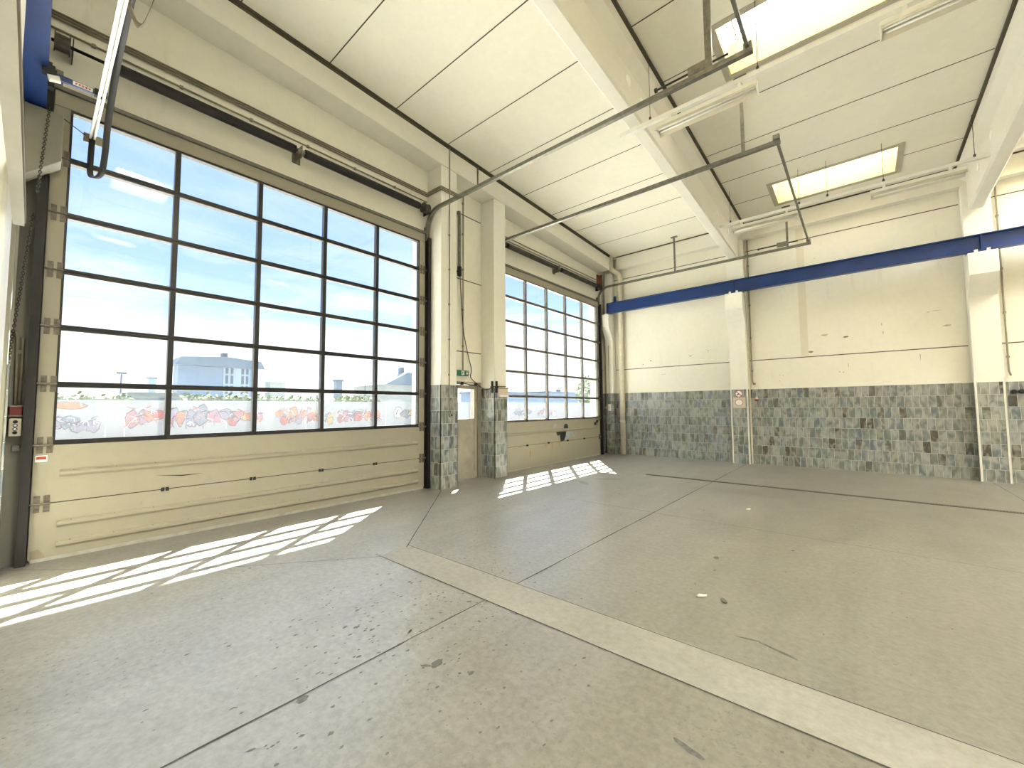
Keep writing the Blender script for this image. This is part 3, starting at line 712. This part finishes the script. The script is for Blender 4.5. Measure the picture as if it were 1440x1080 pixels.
conduit('header_conduit', 'double thin conduit over the far door', [[(XW+.02, 7.04, 5.80), (XW+.02, 12.12, 5.80)], [(XW+.02, 7.04, 5.72), (XW+.02, 12.12, 5.72)]], .012, 'conduit')
conduit('column_conduit', 'thin conduit running down the front of the column left of the exit door', [[(.385, 5.28, zc(5.28)-.03), (.385, 5.28, 1.62), (.385, 5.30, 1.52), (.385, 5.325, 1.46)]], .010, 'conduit', clips=[((.38, 5.28, z), .014) for z in (2.2, 2.9, 3.6, 4.3, 5.0, 5.7)])
t = thing('socket', (.38, 5.33, 1.41), 'small round socket on the tiled column left of the exit door', 'socket')
MB().cyl((.368, 5.33, 1.41), (.40, 5.33, 1.41), .045, 16).build('housing', 'conduit', t); MB().cyl((.40, 5.33, 1.41), (.405, 5.33, 1.41), .022, 12).build('opening', 'dark', t)
t = conduit('steel_pipe', 'short thick vertical pipe with a black coupling high beside the exit door wall', [smoothpath([(XW+.01, 5.87, 5.80), (XW+.05, 5.90, 5.83), (XW+.05, 5.925, 5.72), (XW+.05, 5.925, 4.6)])], .032, 'galv')
MB().cyl((XW+.05, 5.925, 4.42), (XW+.05, 5.925, 4.62), .045, 12).build('coupling', 'dark', t)
MB().box(XW, XW+.02, 5.87, 5.98, 4.5, 4.54).build('pipe_clip', 'dark', t)
conduit('wall_conduit', 'thin vertical conduit from the edge beam down to the green exit sign', [[(.2, 6.06, zb(6)-.012), (XW+.02, 6.06, zb(6)-.012), (XW+.02, 6.06, zb(6)-.05), (XW+.02, 6.055, 2.37)]], .012, 'conduit', clips=[((XW+.01, 6.058, z), .02) for z in (2.9, 3.7, 4.6, 5.4, 6.1)])
conduit('beam_conduit', 'short conduit crossing the face of the edge beam above the exit door', [[(.382, 6.08, zc(6.08)-.06), (.382, 6.08, zb(6.08)+.01), (.36, 6.08, zb(6.08)-.015), (.2, 6.07, zb(6.08)-.015)]], .016, 'conduit')
t = thing('hanging_cable', (XW+.03, 5.95, 4.4), 'thin black cable hanging from the pipe past the exit sign to the tiled column', 'cable')
MB().tube(smoothpath([(XW+.05, 5.94, 4.42), (XW+.04, 5.99, 3.8), (XW+.04, 6.06, 3.2), (XW+.05, 6.18, 2.7), (XW+.10, 6.23, 2.4), (XW+.06, 6.25, 2.22), (XW+.05, 6.45, 2.09), (.0, 6.60, 1.99), (.15, 6.615, 1.965), (.30, 6.612, 2.0), (.36, 6.64, 2.02), (.36, 7.03, 2.03)], 8), .009, 6).build('cable', 'rubber', t, smooth=True)
for lab, x, y in (('black cable clamp on the left face of the tiled column right of the exit door', .28, 6.615), ('black cable clamp on the front face of the tiled column right of the exit door', .357, 6.68)):
    t = thing('cable_clamp', (x, y, 2.0), lab, 'clamp', 'cable clamps')
    MB().box(x-.02, x+.02, y-.02, y+.02, 1.88, 2.14).build('body', 'dark', t, bevel=.006); MB().cyl((x, y-.03, 2.0), (x, y+.03, 2.0), .03, 10).build('jaw', 'dark', t)
t = thing('cable_duct', (.352, 6.9, 1.9), 'pale cable duct with brown band on the tiled column right of the exit door', 'cable duct')
box(.345, .37, 6.72, 7.045, 1.79, 1.985).build('back_plate', 'beige', t); box(.345, .395, 6.74, 7.045, 1.79, 1.84).build('lower_lip', 'white', t); box(.345, .39, 6.70, 7.045, 1.975, 2.0).build('upper_lip', 'conduit', t)

# ------------------------------------------------------------------ exit door
t = thing('door_3', (XW, 6.15, 0), 'small grey exit door with a single window between the two tiled columns', 'door', None, 'structure')
xf = XW
MB().box(XO, xf+.02, 5.70, 5.76, 0, 2.12).box(XO, xf+.02, 6.50, 6.60, 0, 2.12).box(XO, xf+.02, 5.76, 6.50, 2.06, 2.12).build('door_frame', 'pframe', t)
mb = MB(); y0, y1 = 5.765, 6.495
mb.box(xf-.05, xf, y0, y0+.08, .01, 2.05).box(xf-.05, xf, y1-.08, y1, .01, 2.05).box(xf-.05, xf, y0+.08, y1-.08, .01, .16).box(xf-.05, xf, y0+.08, y1-.08, 1.25, 1.31).box(xf-.05, xf, y0+.08, y1-.08, 1.965, 2.05).box(xf-.04, xf-.012, y0+.08, y1-.08, .16, 1.25).box(xf-.05, xf-.004, y0+.08, y1-.08, .80, .815)
leaf = mb.build('door_leaf', 'pdoor', t)
box(xf-.03, xf-.026, y0+.08, y1-.08, 1.31, 1.965).build('window_pane', 'glass_low', t)
MB().box(xf, xf+.05, 6.05, 6.36, 2.065, 2.105).build('door_closer', 'alu', t)
MB().tube([(xf+.06, 6.0, 2.09), (xf+.10, 6.2, 2.05), (xf+.05, 6.42, 2.04)], .012, 6).box(xf, xf+.07, 5.99, 6.03, 2.05, 2.11).box(xf, xf+.06, 6.40, 6.44, 2.05, 2.10).build('closer_arm', 'dark', t)

# exit sign
t = thing('exit_sign', (XW, 6.0, 2.25), 'green emergency exit sign with running figure and down arrow above the small door', 'sign')
sx = .0
sb = box(XW, sx, 5.83, 6.17, 2.245, 2.362).build('sign_box', 'green', t, bevel=.004)
box(XW+.01, sx-.01, 5.825, 5.829, 2.25, 2.357).build('side_lens', 'signwhite', t)
mb = MB()
def q(a, b, c, d): mb.box(sx, sx+.0015, a, b, c, d)
# doorway with a running figure cut out: white door panel, green figure on top
q(5.955, 6.035, 2.258, 2.35); mb.build('white_doorway', 'signwhite', sb)
mb = MB()
mb.k = 0
def seg(a, b, r):
    a = Vector((sx+.0025, *a)); b = Vector((sx+.0025, *b)); d = (b-a).normalized(); n = Vector((0, -d.z, d.y))*r
    mb.add([a-n, b-n, b+n, a+n], [(0, 1, 2, 3)])
mb.cyl((sx+.001, 5.998, 2.338), (sx+.003, 5.998, 2.338), .008, 12)
for a, b, r in (((5.998, 2.327), (5.985, 2.295), .008), ((5.985, 2.297), (6.002, 2.28), .0055), ((6.002, 2.28), (5.995, 2.261), .005), ((5.985, 2.297), (5.972, 2.282), .0055), ((5.972, 2.282), (5.958, 2.28), .005), ((5.998, 2.325), (6.014, 2.312), .004), ((6.014, 2.312), (6.024, 2.32), .004), ((5.996, 2.325), (5.978, 2.318), .004), ((5.978, 2.318), (5.968, 2.305), .004)): seg(a, b, r)
mb.build('running_figure', 'green', sb)
mb = MB().add([(sx+.002, 6.11, 2.345), (sx+.002, 6.128, 2.345), (sx+.002, 6.128, 2.30), (sx+.002, 6.147, 2.30), (sx+.002, 6.119, 2.262), (sx+.002, 6.091, 2.30), (sx+.002, 6.11, 2.30)], [(0, 1, 2, 3, 4, 5, 6)])
mb.build('down_arrow', 'signwhite', sb)

# ------------------------------------------------------------------ crane beams
def ibeam(lab, x0, x1, yc, z0, z1, loc, stiff):
    t = thing('crane_beam', loc, lab, 'crane beam', 'blue crane beams')
    h = .074; fz = .018
    m = MB().box(x0, x1, yc-h, yc+h, z0, z0+fz).box(x0, x1, yc-h, yc+h, z1-fz, z1).box(x0, x1, yc-.008, yc+.008, z0+fz, z1-fz)
    bm_ = m.build('beam', 'blue', t)
    m = MB()
    for x in stiff: m.box(x-.01, x+.01, yc-h+.004, yc+h-.004, z0+fz, z1-fz)
    m.each('stiffener', 'blue', bm_)
    m = MB()
    for x in stiff: 
        if x > 1: m.box(x-.11, x-.06, yc-h-.03, yc-h+.02, z0-.03, z0+.022).box(x+.06, x+.11, yc-h-.03, yc-h+.02, z0-.03, z0+.022)
    if m.v: m.each('clamp_plate', 'white', t)
    return t
bb = ibeam('long blue crane beam resting on the corbels along the back wall', .215, XR-.1, 12.318, 4.645, 4.985, (.215, 12.32, 4.64), (.222, 4.0, 8.49, 12.97))
MB().box(.42, .50, 12.36, 12.40, 4.985, 5.20).build('end_stop', 'blue', bb)
bl = ibeam('short visible blue crane beam in the upper left corner above the grey corbel', .25, XR-.1, -.097, 4.645, 4.985, (.25, -.1, 4.64), (.26,))
m = MB().box(.55, .62, -.03, .02, 4.70, 4.92).box(.9, .96, -.03, .0, 4.62, 4.75); m.each('bracket', 'dark', bl)

# festoon arm, rail and belts at the upper left
t = thing('bracket_arm', (1.0, 0, 4.6), 'slim blue bracket arm with white sticker reaching from the near crane beam', 'bracket arm')
box(.985, 1.015, -.03, .30, 4.585, 4.635).build('arm', 'blue', t); box(.985, 1.03, .27, .36, 4.575, 4.64).build('end_clamp', 'dark', t)
stk = box(1.015, 1.017, .13, .26, 4.592, 4.628).build('sticker', 'signwhite', t)
m = MB()
for i in range(5): m.box(1.017, 1.018, .145+i*.022, .158+i*.022, 4.602, 4.618)
m.build('sticker_print', 'red', stk)
MB().cyl((1.02, -.02, 4.56), (1.02, .05, 4.58), .03, 12).build('roller', 'white', t); MB().box(.97, 1.04, -.06, .03, 4.60, 4.645).build('clamp_block', 'dark', t)
t = thing('cable_rail', (.15, .33, 4.56), 'pale grooved aluminium cable rail hanging beside the left end of the near door', 'cable rail')
m = MB()
for dy in (-.016, .016): m.box(.12, 7.5, .318+dy-.009, .318+dy+.009, 4.545, 4.585)
m.box(.12, 7.5, .302, .334, 4.578, 4.588); m.build('rail', 'alu', t)
m = MB().box(.12, .135, .25, .40, 4.50, 4.60); m.build('end_plate', 'galv', t)
MB().tube([(.13, .26, 4.57), (.28, .09, 4.60)], .005, 6).build('tie_wire', 'dark', t)
for x in (4.5, 7.2): MB().box(x-.02, x+.02, .30, .34, 4.585, zc(.3)).build('hanger', 'galv', t)
t = thing('flat_cable', (.6, .34, 4.0), 'black flat belt cable hanging in a long loop from the aluminium rail', 'cable')
MB().ribbon(smoothpath([(.14, .318, 4.55), (.17, .312, 4.30), (.30, .310, 4.08), (.46, .335, 3.99), (.58, .375, 4.02), (.75, .383, 4.18), (1.0, .376, 4.38), (1.6, .373, 4.62), (2.0, .370, 4.65), (2.4, .362, 4.63), (2.7, .36, 4.60)], 8), (.25, .97, 0), .05, .008).build('belt', 'rubber', t, smooth=True)
t = thing('flat_cable', (2.5, .41, 4.4), 'short brown loop of flat belt cable at the top left edge of the picture', 'cable')
MB().ribbon(smoothpath([(2.45, .335, 4.63), (2.46, .37, 4.52), (2.48, .40, 4.44), (2.52, .425, 4.43), (2.56, .45, 4.51), (2.62, .47, 4.60), (2.7, .45, 4.62)], 6), (.9, .1, .3), .045, .006).build('belt', 'conduit', t, smooth=True)

# hand chains
def chain(lab, a, b, r=.010, n=60):
    t = thing('hand_chain', a, lab, 'chain', 'hand chains')
    a, b = Vector(a), Vector(b); m = MB(); d = (b-a).normalized(); L = (b-a).length; st = L/n
    for i in range(n):
        c = a+d*(i+.5)*st; sd = Vector((0, 1, 0)) if i % 2 else Vector((1, 0, 0)); sd = (sd-d*sd.dot(d)).normalized()
        pts = [c+d*math.cos(x)*st*.68+sd*math.sin(x)*r for x in [2*math.pi*k/8 for k in range(9)]]
        m.tube(pts, .0045, 5)
    m.build('links', 'galvdark', t); return t
chain('dark steel chain slanting down the wall at the left border', (.10, -.065, 3.58), (.10, -.175, 1.95))
chain('dark hand chain hanging in front of the grey corbel in the left corner', (.35, -.0, 4.62), (.35, -.05, 3.72), n=36)

# controls on the left jamb
t = thing('red_button_box', (XW, -.10, 1.46), 'dark red push button box on the jamb left of the near door', 'switch box')
box(XW, .0, -.145, -.06, 1.50, 1.60).build('box', 'darkred', t, bevel=.005); MB().box(XW, .004, -.15, -.055, 1.593, 1.607).box(XW, .004, -.15, -.055, 1.493, 1.507).build('rim', 'conduit', t)
t = thing('control_panel', (XW, -.10, 1.29), 'cream control box with four round buttons under the red button box', 'control box')
hs = box(XW, .01, -.142, -.058, 1.295, 1.475).build('housing', 'pipe', t, bevel=.008)
for k, mt in enumerate(('dark', 'signwhite', 'signwhite', 'dark')):
    z = 1.44-.036*k
    MB().cyl((.01, -.10, z), (.016, -.10, z), .017, 14).build('button_ring', 'dark', hs); MB().cyl((.016, -.10, z), (.022, -.10, z), .011, 12).build('button', mt, hs)
t = thing('junction_box', (XW, -.09, 1.14), 'small grey junction plate below the cream control box', 'junction box')
box(XW, XW+.05, -.115, -.06, 1.145, 1.20).build('box', 'galv', t, bevel=.004)
conduit('jamb_conduit', 'bent cable conduit above the red button box on the left jamb', [smoothpath([(XW+.03, -.19, 2.34), (XW+.03, -.15, 2.36), (XW+.03, -.125, 2.32), (XW+.03, -.12, 2.2)])+[(XW+.03, -.11, 1.62)], [(XW+.03, -.085, 2.30), (XW+.03, -.082, 1.9), (XW+.03, -.085, 1.62)]], .012, 'conduit', clips=[((XW+.02, -.10, 2.15), .02), ((XW+.02, -.07, 1.85), .015)])
t = thing('wall_trunking', (5, -.07, 2.4), 'white cable trunking running along the left border towards the camera', 'trunking')
box(3.72, 8.0, -.085, -.052, 2.36, 2.46).build('trunking', 'white', t); box(3.72, 8.0, -.052, -.048, 2.375, 2.40).build('lid_edge', 'conduit', t)

# ------------------------------------------------------------------ pipes, signs and boxes on the back wall
t = thing('downpipe', (.56, 12.56, 0), 'cream rainwater downpipe with an offset bend in the far left corner', 'pipe')
MB().tube([(.33, 12.36, 6.54), (.33, 12.36, 6.28)]+smoothpath([(.33, 12.36, 6.24), (.35, 12.38, 6.14), (.44, 12.46, 6.06), (.53, 12.535, 5.97), (.56, 12.56, 5.86)], 5)+[(.56, 12.56, 0)], .085, 16).build('pipe', 'pipe', t, smooth=True)
MB().cyl((.33, 12.36, 6.24), (.33, 12.36, 6.32), .092, 16).cyl((.56, 12.56, 5.80), (.56, 12.56, 5.88), .092, 16).cyl((.56, 12.56, 1.05), (.56, 12.56, 1.12), .092, 16).build('pipe_collar', 'pipe', t)
conduit('column_conduit', 'thin conduit down the slim corner column to a small switch', [[(.16, 12.43, 3.6), (.16, 12.43, 1.66)]], .008, 'conduit')
t = thing('wall_switch', (.17, 12.43, 1.5), 'small white switch box on the tiled corner column', 'switch')
box(.12, .21, 12.40, 12.446, 1.42, 1.64).build('box', 'white', t, bevel=.006); box(.14, .19, 12.396, 12.40, 1.47, 1.57).build('rocker', 'beige', t)
box(.02, .08, 12.40, 12.43, 1.50, 1.56).build('cable_gland', 'white', t)
for x, lab in ((4.30, 'thin pipe beside the signed column on the back wall'), (8.79, 'thin pipe right of the column at the right edge')):
    conduit('wall_conduit', lab, [[(x, YB-.03, 6.13), (x, YB-.03, 2.22), (x+.02, YB-.03, 2.12)]], .014, 'conduit', clips=[((x, YB-.02, z), .022) for z in (2.5, 3.4, 4.3, 5.4)])
box(4.215, 4.245, YB-.06, YB-.013, 0, 6.13).build('wall_joint_cover', 'pipe', wbk)
t = thing('pull_switch', (4.385, 12.62, 1.62), 'small dark red pull handle on a cord right of the signed column', 'pull switch')
MB().tube([(4.345, 12.64, 2.14), (4.37, 12.62, 2.05), (4.385, 12.61, 1.80)], .005, 6).build('cord', 'white', t)
MB().cyl((4.385, 12.61, 1.72), (4.385, 12.61, 1.80), .045, 14, .02).build('cap', 'beige', t); MB().sphere((4.385, 12.61, 1.71), .052, 14, 8, (1, 1, .7)).build('handle', 'darkred', t, smooth=True)
MB().box(4.32, 4.37, 12.62, YB-.012, 2.12, 2.17).build('cord_mount', 'conduit', t)

def disc(mb, x, z, r, y, rz=None, n=28, r_in=0):
    rz = rz or r
    vs = [(x+r*math.cos(2*math.pi*i/n), y, z+rz*math.sin(2*math.pi*i/n)) for i in range(n)]
    if r_in:
        k = r_in
        vs2 = [(x+r*k*math.cos(2*math.pi*i/n), y, z+rz*k*math.sin(2*math.pi*i/n)) for i in range(n)]
        mb.add(vs+vs2, [(i, (i+1) % n, n+(i+1) % n, n+i) for i in range(n)])
    else: mb.add(vs, [tuple(range(n))])
    return mb
Y = 12.452
t = thing('prohibition_sign', (3.995, Y, 1.79), 'round no smoking sign with red ring and slash, upper of the two column signs', 'sign')
MB().cyl((3.995, Y, 1.882), (3.995, Y-.004, 1.882), .092, 28).build('disc', 'signwhite', t)
mb = disc(MB(), 3.995, 1.882, .092, Y-.005, r_in=.82); mb.add([(3.995-.066, Y-.006, 1.882+.052), (3.995-.052, Y-.006, 1.882+.066), (3.995+.066, Y-.006, 1.882-.052), (3.995+.052, Y-.006, 1.882-.066)], [(0, 1, 2, 3)])
mb.build('red_ring', 'red', t)
MB().box(3.945, 4.03, Y-.0055, Y-.005, 1.862, 1.876).box(3.955, 3.985, Y-.0055, Y-.005, 1.842, 1.86).build('cigarette_mark', 'dark', t)
t = thing('warning_plate', (3.995, Y, 1.48), 'beige plate with white oval in red ring, lower of the two column signs', 'sign')
box(3.85, 4.15, Y-.004, Y, 1.50, 1.785).build('plate', 'beige', t)
disc(MB(), 3.995, 1.645, .095, Y-.005, .082).build('white_field', 'signwhite', t); disc(MB(), 3.995, 1.645, .098, Y-.006, .085, r_in=.87).build('red_ring', 'red', t)
t = thing('wall_socket', (8.9, YB, 1.80), 'pair of black sockets on the dark tiles at the right edge of the picture', 'socket')
for x in (8.83, 8.93): MB().cyl((x, YB-.06, 1.80), (x, YB-.012, 1.80), .042, 14).build('socket_cup', 'blackpaint', t)

# ------------------------------------------------------------------ lighting rails
def light_fixture(x0, x1, y, z, lab):
    t = thing('fluorescent_light', ((x0+x1)/2, y, z+.15), lab, 'light', 'fluorescent lamps on the light rails')
    prof = [(-.11, .0), (-.045, .075), (.045, .075), (.11, .0), (.105, -.004), (.040, .068), (-.040, .068), (-.105, -.004)]
    ref = MB().prism(prof, lambda p, e: ((x0, x1)[e], y+p[0], z+p[1])).build('reflector', 'reflector', t)
    hou = box(x0, x1, y-.04, y+.04, z+.075, z+.135).build('housing', 'white', t)
    for dy in (-.035, .035): MB().cyl((x0+.03, y+dy, z+.03), (x1-.03, y+dy, z+.03), .013, 10).build('tube', 'tube', ref, smooth=True)
    for x in (x0, x1-.012): MB().prism([(-.11, .0), (-.045, .075), (.045, .075), (.11, .0)], lambda p, e: (x+.012*e, y+p[0], z+p[1])).build('end_cap', 'white', t)
    for x in (x0+.2, x1-.2): box(x-.02, x+.02, y-.03, y+.03, z+.13, z+.199).build('mount', 'white', hou)
def light_rail(y, x0, x1, z, wires, lab):
    t = thing('light_rail', (x0, y, z), lab, 'light rail', 'suspended light rails')
    MB().prism([(-.03, 0), (.03, 0), (.03, .055), (.018, .055), (.018, .012), (-.018, .012), (-.018, .055), (-.03, .055)], lambda p, e: ((x0, x1)[e], y+p[0], z+p[1])).build('rail', 'white', t)
    for x in wires:
        MB().cyl((x, y, z+.05), (x, y, zc(y)), .004, 6).build('suspension_wire', 'dark', t); MB().cyl((x, y, z+.04), (x, y, z+.11), .018, 8).build('wire_clamp', 'galvdark', t)
light_rail(5.88, 3.79, 16.9, 5.80, (4.26, 5.67, 8.2, 11, 14), 'long white suspended light rail with the nearest lamps, at the top of the picture')
light_rail(10.5, 4.10, 16.9, 5.80, (4.35, 5.68, 6.16, 7.02, 8.2, 11, 14), 'long white suspended light rail under the rear skylight')
light_fixture(4.36, 5.66, 5.88, 5.60, 'fluorescent lamp hanging under the girder near the top centre of the picture')
light_fixture(6.83, 8.2, 5.88, 5.60, 'fluorescent lamp cut off by the top right edge of the picture')
light_fixture(4.38, 5.65, 10.5, 5.60, 'fluorescent lamp beside the big girder above the back wall')
light_fixture(6.82, 8.10, 10.5, 5.60, 'fluorescent lamp under the rear skylight near the right girder')

# ------------------------------------------------------------------ outdoors
struct('ground', box(-140, XO-.02, -60, 160, -.25, -.05), 'yard', 'pale concrete yard outside the doors', 'ground')
eave = struct('roof_eave', MB().hexa([(-1.72, YF-.4, 6.55), (XO, YF-.4, 6.55), (XO, YB+.6, 6.55), (-1.72, YB+.6, 6.55)], [(-1.72, YF-.4, 6.75), (XO, YF-.4, 6.75), (XO, YB+.6, 6.75), (-1.72, YB+.6, 6.75)]), 'girder', 'projecting eave outside above the doors', 'eave')
gw = thing('graffiti_wall', (-16, 12, 0), 'low pale concrete yard wall covered in colourful graffiti outside the doors', 'wall')
box(-16.25, -16, -6, 60, -.1, 1.93).build('wall', 'outwall', gw); box(-16.28, -15.97, -6, 60, 1.90, 1.95).build('coping', 'bldpale', gw)
mb = MB()
for y in (1.9, 2.45, 9.5, 14.3, 20, 26, 32): mb.box(-16, -15.995, y-.015, y+.015, 0, 1.9)
mb.build('wall_joint', 'greypaint', gw)
rng = random.Random(3)
def graffiti(y0, y1, z0, z1, cols, nb, ns):
    cs = ['g_'+c for c in cols]+['g_ink', 'g_chalk']; m = MB(); L = 0
    def lay(pts2, k):
        nonlocal L; L += 1; x = -15.992+.0006*L; m.k = k
        m.add([(x, a, b) for a, b in pts2], [tuple(range(len(pts2)))])
    for i in range(nb):
        cy = y0+(y1-y0)*(i+.5)/nb+rng.uniform(-.1, .1); cz = rng.uniform(z0+.3*(z1-z0), z1-.3*(z1-z0)); ry = (y1-y0)/nb*rng.uniform(.6, 1.0); rz = (z1-z0)*rng.uniform(.2, .46)
        n = 13; pts = [(cy+ry*rng.uniform(.65, 1.1)*math.cos(6.283*j/n), cz+rz*rng.uniform(.6, 1.1)*math.sin(6.283*j/n)) for j in range(n)]
        lay([(cy+(a-cy)*1.12, cz+(b-cz)*1.12) for a, b in pts], len(cols)); lay(pts, i % len(cols))
    for i in range(ns):
        cy = rng.uniform(y0, y1); cz = rng.uniform(z0+.15, z1-.1); a = rng.uniform(-1.2, 1.2); ln = rng.uniform(.15, .5); w_ = rng.uniform(.012, .045)
        k = rng.choice(list(range(len(cols)))+[len(cols), len(cols)+1]); pts = []
        for s_, side in ((0, 1), (.5, 1), (1, 1), (1, -1), (.5, -1), (0, -1)):
            t_ = (s_-.5)*ln; bend = .12*math.sin(s_*3.14)
            pts.append((cy+t_*math.cos(a)-(bend+side*w_*(1-.6*s_))*math.sin(a), max(.3, min(1.86, cz+t_*math.sin(a)+(bend+side*w_*(1-.6*s_))*math.cos(a)))))
        lay(pts, k)
    m.build('graffiti', cs, gw)
for a in ((.4, 1.7, .7, 1.35, ('lilac', 'slate', 'lilac'), 3, 14), (.55, 1.35, 1.62, 1.95, ('orange',), 1, 1), (2.6, 4.4, .7, 1.65, ('pink', 'lilac', 'orange', 'red'), 5, 16), (4.4, 6.0, .65, 1.65, ('lilac', 'slate', 'pink'), 3, 16), (6.0, 7.4, .75, 1.5, ('red', 'pink', 'ochre', 'orange'), 4, 10),
          (8.0, 9.9, .7, 1.6, ('orange', 'red', 'orange', 'lilac'), 4, 18), (9.9, 11.0, .7, 1.5, ('ochre', 'slate', 'lilac'), 3, 12), (11.3, 12.5, .7, 1.5, ('red', 'pink', 'slate'), 3, 14), (12.5, 13.9, .7, 1.5, ('red', 'slate', 'orange'), 4, 14), (15.0, 17.2, .7, 1.5, ('chalk', 'slate', 'ochre'), 3, 14),
          (22, 24, .7, 1.3, ('slate', 'lilac'), 3, 10), (27, 29, .7, 1.5, ('slate',), 2, 8), (30, 33, .6, 1.5, ('lilac', 'pink', 'chalk'), 4, 14)): graffiti(*a[:5], int(a[5]*1.5), int(a[6]*2.4))

def foliage(name, lab, cat, x0, x1, y0, y1, z0, z1, n, size, seed, kind=None, ell=False, mat='hedge'):
    r = random.Random(seed); m = MB()
    if not ell: m.box(x0+.1, x1-.1, y0+.1, y1-.1, z0, z1-.28)
    while len(m.f) < n:
        u = [r.uniform(-1, 1) for _ in range(3)]
        if ell and sum(a*a for a in u) > 1: continue
        c = Vector(((x0+x1)/2+u[0]*(x1-x0)/2, (y0+y1)/2+u[1]*(y1-y0)/2, (z0+z1)/2+u[2]*(z1-z0)/2*(1 if ell else .8+.2*math.sin(3*u[1]*7)*math.cos(5*u[0])) ))
        d = Vector([r.gauss(0, 1) for _ in range(3)]).normalized(); s1 = d.orthogonal().normalized()*size*r.uniform(.6, 1.3); s2 = d.cross(s1).normalized()*size*.5
        m.add([c-s1, c-s2, c+s1, c+s2], [(0, 1, 2, 3)])
    o = m.build(name, mat)
    return tag(o, lab, cat, 'hedges behind the graffiti wall' if cat == 'hedge' else None, kind)
for lab, y0, y1, z1, sd in (('green hedge behind the graffiti wall at the left of the near door', -1.5, 2.9, 2.30, 1), ('green hedge behind the graffiti wall below the blue grey building', 4.6, 7.3, 2.36, 2), ('green hedge behind the graffiti wall in the middle pane', 7.5, 11.0, 2.34, 3), ('green hedge behind the graffiti wall in the fourth pane', 12.2, 14.6, 2.38, 4)):
    foliage('hedge', lab, 'hedge', -18.6, -17, y0, y1, -.05, z1, 4200, .13, sd)
foliage('tree', 'leafy tree seen through the right column of panes in the far door', 'tree', -33, -27, 62, 68, -.05, 7.2, 900, .35, 9, ell=True)
box(-20.5, -19.9, 2.7, 4.3, -.1, 2.36).build('x', 'bldlight') if False else None
def building(name, lab, loc, parts):
    t = thing(name, loc, lab, 'building')
    for nm, mat, mb in parts: (mb.each if nm == 'window' else mb.build)(nm, mat, t)
    return t
# blue grey block
win = MB()
for y in (17.15, 17.75, 19.05, 19.6):
    for z in (4.2, 5.6, 7.0): win.box(-59.99, -59.9, y, y+.32, z-.5, z+.65)
building('apartment_building', 'large blue grey block with dark overhanging roof seen through the near door', (-65, 17, 0), [
    ('walls', 'bldwall', MB().box(-62.6, -60, 12.0, 21.2, -.1, 8.0)), ('stair_panel', 'bldlight', MB().box(-60.0, -59.93, 16.9, 20.1, -.1, 7.9)), ('window', 'bldwin', win),
    ('roof', 'bldroof', MB().prism([(11.5, 7.3), (21.7, 7.3), (21.2, 8.35), (17.0, 8.7), (12.1, 8.35)], lambda p, e: ((-58.9, -63.2)[e], p[0], p[1]))),
    ('chimney', 'bldroof', MB().box(-62, -61, 17.0, 17.6, 8.5, 9.45)), ('antenna', 'bldwin', MB().cyl((-61, 18.6, 8.4), (-61, 18.6, 10.1), .03, 6))])
building('gabled_house', 'pale gabled house with chimneys at the right side of the near door panes', (-65, 47, 0), [
    ('walls', 'bldpale', MB().box(-72, -60, 42.5, 57, -.1, 6.2)), ('roof', 'bldroof', MB().prism([(41.8, 6.0), (57.6, 6.0), (52.5, 8.4), (46.5, 8.4)], lambda p, e: ((-59.4, -72.5)[e], p[0], p[1]))),
    ('chimney', 'bldroof', MB().box(-62, -61, 46.2, 46.9, 8, 9.5)), ('chimney', 'bldroof', MB().box(-62, -61, 50.6, 51.2, 8, 9.3))])
building('brick_tower', 'small dark tower rising behind the wall in the fourth pane of the near door', (-60, 33, 0), [('shaft', 'bldroof', MB().box(-61, -60, 32.9, 33.9, -.1, 6.2)), ('cap', 'bldwin', MB().box(-61.1, -59.9, 32.75, 34.05, 6.1, 6.45))])
building('church_spire', 'thin distant church spire in the fourth pane of the near door', (-60, 38.4, 0), [('spire', 'bldroof', MB().cyl((-60.5, 38.4, -.1), (-60.5, 38.4, 6.2), .55, 8, .03))])
building('flat_roof_hut', 'small pale flat roofed building right of the blue grey block', (-60, 23.5, 0), [('walls', 'bldpale', MB().box(-62, -60, 22.8, 24.9, -.1, 5.5)), ('roof', 'bldlight', MB().box(-62.2, -59.8, 22.7, 25.0, 5.5, 5.7))])
building('flat_roof_hut', 'distant small box building left of the blue grey block', (-60, 9.5, 0), [('walls', 'bldlight', MB().box(-61, -60, 9.2, 9.9, -.1, 5.5)), ('roof', 'bldroof', MB().box(-61, -59.9, 9.1, 10.0, 5.4, 5.6))])
building('low_shed', 'low shed with pale roof behind the graffiti wall in the leftmost panes', (-20, 3.5, 0), [('walls', 'bldwall', MB().box(-22, -20, 3.0, 5.0, -.1, 2.15)), ('roof', 'bldpale', MB().box(-22.2, -19.8, 2.9, 5.2, 2.15, 2.40))])
for lab, y0, y1, z in (('long low terrace of houses seen through the far door, left part', 70, 92, 6.4), ('long low terrace of houses seen through the far door, right part', 94, 116, 7.0)):
    building('terraced_houses', lab, (-60, y0, 0), [('walls', 'bldwall', MB().box(-70, -60, y0, y1, -.1, z-1.4)), ('roof', 'bldroof', MB().box(-70.2, -59.8, y0-.3, y1+.3, z-1.4, z-.9)), ('chimney', 'bldroof', MB().box(-61.5, -60.5, y0+6, y0+7, z-.9, z-.2))])
t = thing('street_lamp', (-60, 6.75, 0), 'street lamp with a flat head far outside in the leftmost panes', 'street lamp')
MB().cyl((-60, 6.75, -.1), (-60, 6.75, 5.85), .09, 8).build('pole', 'bldwin', t); MB().box(-60.3, -59.7, 6.3, 7.2, 5.8, 6.05).build('lamp_head', 'bldwin', t)
